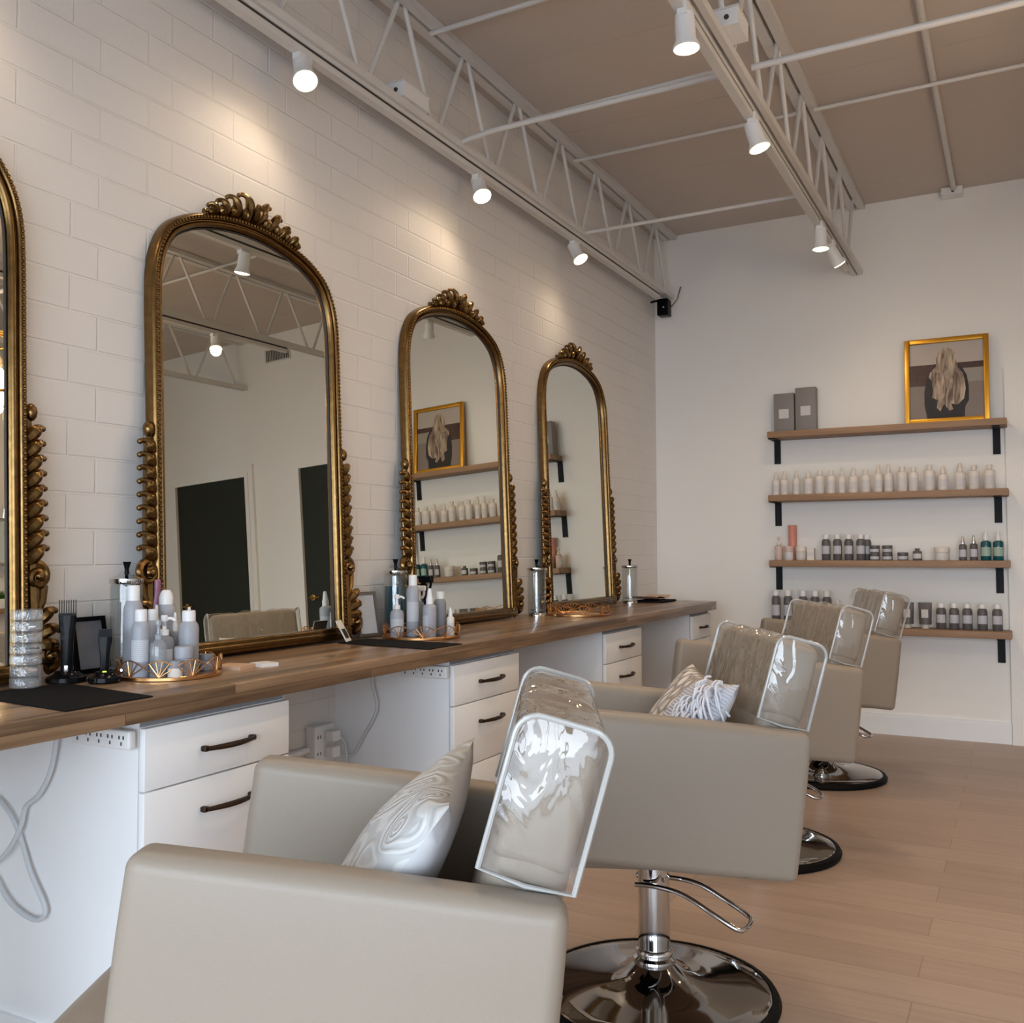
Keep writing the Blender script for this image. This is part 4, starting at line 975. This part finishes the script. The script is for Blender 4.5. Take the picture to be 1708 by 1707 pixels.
for k, (x, y, w, l, rz, m, lab) in enumerate(((.33, 2.03, .042, .045, .3, M['tanpaper'], 'tan notepad lying on the counter right of the nearest tray'), (.365, 2.115, .03, .028, -.25, M['paper'], 'folded white card lying on the counter right of the tan notepad'))):
    o = MB().box(-w, w, -l, l, 0, .010).build('paper_pad', m, smooth=False); o.location = (x, y, CT); o.rotation_euler = (0, 0, rz); tag(o, lab, 'notepad')
r = thing('cutting_cape', 'black folded cape with pale papers at the far end of the counter', 'cape', (.22, 5.86, CT))
MB().rbox(-.10, .10, -.13, .13, 0, .012, .005, 2).ball((.02, .05, .016), .03, 10, 6, sc=(1, 1.6, .5)).build('folded_cloth', M['mat'], r)
b = MB(); vs = []; fs = []
for i in range(9):
    t = i/8
    for s in (-1, 1): vs.append((-.02+s*.08, -.16+.30*t, .016+.02*(2*t-1)**4+.004))
for i in range(8): fs.append((2*i, 2*i+1, 2*i+3, 2*i+2))
o = MB().add(vs, fs).build('papers', M['tanpaper'], r)

# ------------------------------------------------------------------ shelves on the back wall
SH = [1.957, 1.537, 1.108, .687]
names = ('top', 'second', 'third', 'lowest')
for i, z in enumerate(SH):
    r = thing('wall_shelf', '%s wooden wall shelf on black brackets' % names[i], 'shelf', (0, 0, z), group='wooden wall shelves on the back wall')
    MB().rbox(.842, 2.25, 6.33, 6.528, -.042, 0, .004, 2).build('shelf_board', M['shelfwood'], r)
    for x in (.865, 2.19):
        MB().box(x-.021, x+.021, 6.522, 6.529, -.20, -.042).box(x-.021, x+.021, 6.34, 6.522, -.048, -.042).build('bracket', M['blackmetal'], r, smooth=False)
SY = 6.43
def shelf_bottles():
    xs = (.872, .927, 1.005, 1.082, 1.155, 1.226, 1.294, 1.364, 1.44, 1.516, 1.577, 1.658, 1.724, 1.816, 1.892, 1.988, 2.065, 2.15)
    hs = (.158, .163, .168, .165, .158, .155, .171, .168, .149, .18, .182, .163, .156, .167, .156, .17, .152, .152)
    kd = ('cone', 'cone', 'cone', 'cone', 'cap', 'cap', 'cone', 'cone', 'cap', 'cone', 'cone', 'cap', 'cap', 'cap', 'cone', 'cone', 'cap', 'cap')
    wd = (.025, .027, .024, .031, .030, .029, .024, .031, .030, .026, .026, .031, .029, .031, .030, .031, .032, .031)
    for k, (x, h, kk, w) in enumerate(zip(xs, hs, kd, wd)):
        d = {'cone': 'pointed nozzle', 'cap': 'flat cap'}[kk]
        bottle(kk, h, w, M['whitebottle'], M['creamcap'], labmat=M['whitelabel'], label='white bottle with %s, %s from the left on the second shelf' % (d, ORD[k]), loc=(x, SY, SH[1]), group='white bottles on the second shelf')
shelf_bottles()
z = SH[2]
bottle('pump', .154, .026, M['pinkbottle'], M['creamcap'], labmat=M['whitelabel'], label='blush pump bottle leftmost on the third shelf', loc=(.885, SY, z), rz=-PI/2)
o = MB().lathe([(.026, 0), (.027, .003), (.027, .228), (.024, .232)], 24).build('coral_tube', M['coral']); o.location = (.965, 6.485, z); tag(o, 'tall coral pink tube standing behind a cream jar on the third shelf', 'tube')
bottle('jar', .093, .029, M['cream'], M['pinkbottle'], labmat=M['whitelabel'], label='cream jar in front of the coral tube on the third shelf', cat='jar', loc=(.955, 6.41, z))
bottle('jar', .089, .033, M['cream'], M['creamcap'], labmat=M['whitelabel'], label='cream jar with band right of the coral tube on the third shelf', cat='jar', loc=(1.029, SY, z))
r = thing('carton', 'small white carton beside the cream jars on the third shelf', 'box', (1.094, SY, z)); MB().box(-.022, .022, -.022, .022, 0, .077).build('carton_body', M['whitebottle'], r, smooth=False); MB().box(-.0221, .0221, -.0223, -.0218, .03, .05).build('label', M['whitelabel'], r, smooth=False)
for k, x in enumerate((1.189, 1.26, 1.33, 1.403)):
    bottle('can', .165, .027, M['darkcan'], M['cap'], labmat=M['label'], label='charcoal bottle with white cap, %s of four on the third shelf' % ORD[k], loc=(x, SY, z), group='charcoal bottles on the third shelf')
bottle('can', .160, .027, M['darkcan'], M['cap'], labmat=M['label'], label='charcoal bottle standing behind the fourth one on the third shelf', loc=(1.432, 6.49, z), group='charcoal bottles on the third shelf')
for k, x in enumerate((1.487, 1.562)):
    for q in range(2):
        bottle('jar', .047, .030, M['darkcan'], M['darkcan'], labmat=M['label'], label='charcoal jar, %s of the %s stack of two on the third shelf' % (('bottom', 'top')[q], ('left', 'right')[k]), cat='jar', loc=(x, SY, z+q*.0472), group='charcoal jars on the third shelf')
bottle('jar', .050, .031, M['darkcan'], M['darkcan'], labmat=M['label'], label='low single charcoal jar right of the stacked jars on the third shelf', cat='jar', loc=(1.653, SY, z), group='charcoal jars on the third shelf')
bottle('cap', .075, .027, M['darkcan'], M['darkcan'], labmat=M['whitelabel'], label='small charcoal bottle with pale dot label amid the third shelf', loc=(1.737, SY, z))
bottle('jar', .082, .042, M['whitebottle'], M['creamcap'], labmat=M['whitelabel'], label='wide white tub toward the right of the third shelf', cat='jar', loc=(1.877, SY, z))
for k, x in enumerate((1.994, 2.054)):
    bottle('cone', .148+.006*k, .022, M['darkcan'], M['silver'], labmat=M['label'], label='grey bottle with silver nozzle, %s of two on the third shelf' % ('left', 'right')[k], loc=(x, SY, z), group='silver-topped bottles on the third shelf')
for k, x in enumerate((2.120, 2.188)):
    bottle('cone', .178, .029, M['teal'], M['cap'], labmat=M['mint'], label='teal bottle with white nozzle, %s of two on the third shelf' % ('left', 'right')[k], loc=(x, SY, z), group='teal bottles on the third shelf')
z = SH[3]
for k, x in enumerate((.862, .941, 1.037, 1.114, 1.189)):
    bottle('can', .222, .029, M['darkcan'], M['cap'], labmat=M['label'], label='tall charcoal bottle with white cap, %s from the left on the lowest shelf' % ORD[k], loc=(x, SY, z), group='tall charcoal bottles on the lowest shelf')
bottle('cone', .165, .02, M['darkcan'], M['cap'], label='white pointed nozzle bottle showing behind the third chair on the lowest shelf', loc=(1.256, SY, z))
for k, x in enumerate((1.672, 1.775)):
    bottle('tube', .160, .035, M['darkcan'], M['creamcap'], labmat=M['whitelabel'], label='charcoal squeeze tube standing on its cap, %s of two on the lowest shelf' % ('left', 'right')[k], loc=(x, SY, z), group='squeeze tubes on the lowest shelf')
for k, x in enumerate((1.865, 1.938, 2.011, 2.093, 2.174)):
    bottle('can', .158, .028, M['darkcan'], M['cap'], labmat=M['label'], label='charcoal bottle with white cap, %s of five at the right of the lowest shelf' % ORD[k], loc=(x, SY, z), group='charcoal bottles on the lowest shelf')
for x, y, h, w, lab, rz in ((.932, 6.46, .262, .066, 'shorter grey gift box on the top shelf, left of its neighbour', .0), (1.073, 6.46, .292, .066, 'taller grey gift box on the top shelf', .0)):
    r = thing('gift_box', lab, 'box', (x, y, SH[0]), (0, 0, rz), 'grey boxes on the top shelf')
    MB().rbox(-w, w, -.035, .035, 0, h, .003, 1).build('box_body', M['boxgrey'], r)
    MB().box(-.032, .032, -.0362, -.035, h*.36, h*.36+.062).build('label', M['whitelabel'], r, smooth=False)

# framed portrait photograph
r = thing('framed_portrait', 'gold framed photo of a long-haired person from behind on the top shelf', 'picture', (1.92, 6.44, SH[0]), (-.11, 0, 0))
w, h, e = .24, .545, .03
b = MB()
for x0_, x1_, z0_, z1_ in ((-w, -w+e, 0, h), (w-e, w, 0, h), (-w+e, w-e, 0, e), (-w+e, w-e, h-e, h)): b.rbox(x0_, x1_, -.025, 0, z0_, z1_, .004, 2)
b.build('picture_frame', M['framegold'], r)
b = MB(); iw = w-e; zl = e; zh = h-e; H = zh-zl
def quad(x0_, x1_, a, c, mi, y=-.006): b.add([(x0_, y, zl+a*H), (x1_, y, zl+a*H), (x1_, y, zl+c*H), (x0_, y, zl+c*H)], [(0, 1, 2, 3)], mi)
quad(-iw, iw, 0, 1, 0); quad(-iw, iw, 0, .47, 1, -.0065); quad(-iw, -.01, .44, .72, 2, -.007); quad(.04, iw, .46, .66, 3, -.007); quad(.06, iw, .64, .72, 2, -.0072)
def poly(pts, mi, y): b.add([(x*iw, y, zl+z_*H) for x, z_ in pts], [tuple(range(len(pts)))], mi)
jac = [(-.52, 0), (-.60, .18), (-.60, .36), (-.54, .52), (-.46, .62), (-.3, .70), (0, .73), (.25, .71), (.42, .66), (.55, .55), (.60, .40), (.60, .22), (.50, .14), (.48, 0)]
poly(jac, 4, -.0076)
hair = [(-.14, .99), (-.21, .93), (-.24, .85), (-.25, .74), (-.38, .66), (-.42, .60), (-.34, .52), (-.32, .40), (-.34, .30), (-.22, .26), (-.24, .15), (-.16, .10), (-.08, .20), (.04, .10), (.12, .12), (.08, .20), (.22, .18), (.36, .26), (.40, .40), (.38, .52), (.34, .62), (.24, .70), (.20, .80), (.19, .90), (.10, .97), (0, 1.0)]
poly([(x*1.22+.03, z_*.93) for x, z_ in hair], 5, -.0082)
b.build('photo_print', [M['p_sky'], M['p_ground'], M['p_wall'], M['p_grey'], M['p_dark'], M['hair']], r, smooth=False, merge=False)
MB().add([(-iw, -.012, zl), (iw, -.012, zl), (iw, -.012, zh), (-iw, -.012, zh)], [(0, 1, 2, 3)]).build('picture_glass', M['window'], r, smooth=False)

# ------------------------------------------------------------------ things seen only in the nearest mirror
r = thing('chandelier', 'gold chandelier hung with crystal drops, seen in the nearest mirror', 'chandelier', (3.0, 3.36, 0))
b = MB()
for rr_, z_ in ((.20, 2.64), (.22, 2.30)): b.tube([(rr_*math.cos(2*PI*k/32), rr_*math.sin(2*PI*k/32), z_) for k in range(32)], .010, 8, closed=True)
b.tube([(0, 0, 2.2), (0, 0, 3.43)], .008, 8)
for k in range(4):
    a = PI/2*k+.4; b.tube([(0, 0, 2.7), (.2*math.cos(a), .2*math.sin(a), 2.64)], .006, 6); b.tube([(.2*math.cos(a), .2*math.sin(a), 2.64), (.22*math.cos(a), .22*math.sin(a), 2.30)], .005, 6)
b.build('gold_frame', M['brass'], r)
for k in range(6):
    a = 2*PI*k/6; MB().ball((.13*math.cos(a), .13*math.sin(a), (2.41, 2.26)[k % 2]), .024, 12, 8, sc=(1, 1, 1.3)).build('bulb', M['chbulb'], r)
dp = None
for k in range(40):
    ring = k % 2; a = 2*PI*(k//2)/20+.1*ring
    if dp is None: dp = MB().lathe([(.002, 0), (.016, -.03), (.02, -.06), (.012, -.10), (.001, -.115)], 6).build('crystal_drop', M['crystal'], r, smooth=False); o = dp
    else: o = dp.copy(); COL.objects.link(o); o.parent = r
    rr_ = (.20, .21)[ring]; o.location = (rr_*math.cos(a), rr_*math.sin(a), (2.60, 2.28)[ring])
l = bpy.data.lights.new('chandelier_glow', 'POINT'); l.energy = 22; l.color = (1, .70, .40); l.shadow_soft_size = .12
lo = bpy.data.objects.new('chandelier_glow', l); COL.objects.link(lo); lo.location = (0, 0, 2.38); lo.parent = r
r = thing('wall_ledge', 'white ledge on the reception partition, seen in the nearest mirror', 'shelf', (4.2, 4.1, 1.09)); MB().rbox(-.16, 0, -.5, .32, -.03, 0, .004, 2).build('ledge_board', M['shelfwood'], r)
r = thing('grass_planter', 'small white planter of clipped green grass, seen in the nearest mirror', 'plant', (4.10, 4.12, 1.09))
MB().rbox(-.05, .05, -.09, .09, 0, .07, .006, 2).build('pot', M['white_plastic'], r)
b = MB(); rr = random.Random(9)
for k in range(420):
    x, y = rr.uniform(-.045, .045), rr.uniform(-.085, .085); hh = rr.uniform(.05, .075); dx, dy = rr.uniform(-.008, .008), rr.uniform(-.008, .008)
    b.add([(x-.002, y, .065), (x+.002, y, .065), (x+dx, y+dy, .065+hh)], [(0, 1, 2)])
g = b.build('grass_blades', M['grass'], r, smooth=False, merge=False); g['kind'] = 'stuff'
r = thing('vanity_mirror', 'round magnifying mirror on a wall arm, seen in the nearest mirror', 'mirror', (4.2, 4.18, 1.56))
b = MB(); b.tube([(-.07, .16*math.cos(2*PI*k/36), .16*math.sin(2*PI*k/36)) for k in range(36)], .012, 8, closed=True); b.build('mirror_rim', M['chrome'], r)
MB().lathe([(.156, 0), (.156, .006)], 36, T=T_axis((-.066, 0, 0), (-1, 0, 0))).build('mirror_disc', M['mirror'], r, smooth=False)
MB().tube([(0, .3, .24), (-.05, .12, .26), (-.08, .0, .24), (-.07, 0, .165)], .008, 8).tube([(-.07, 0, -.165), (-.05, 0, -.22), (0, 0, -.24)], .008, 8).build('swing_arm', M['chrome'], r)
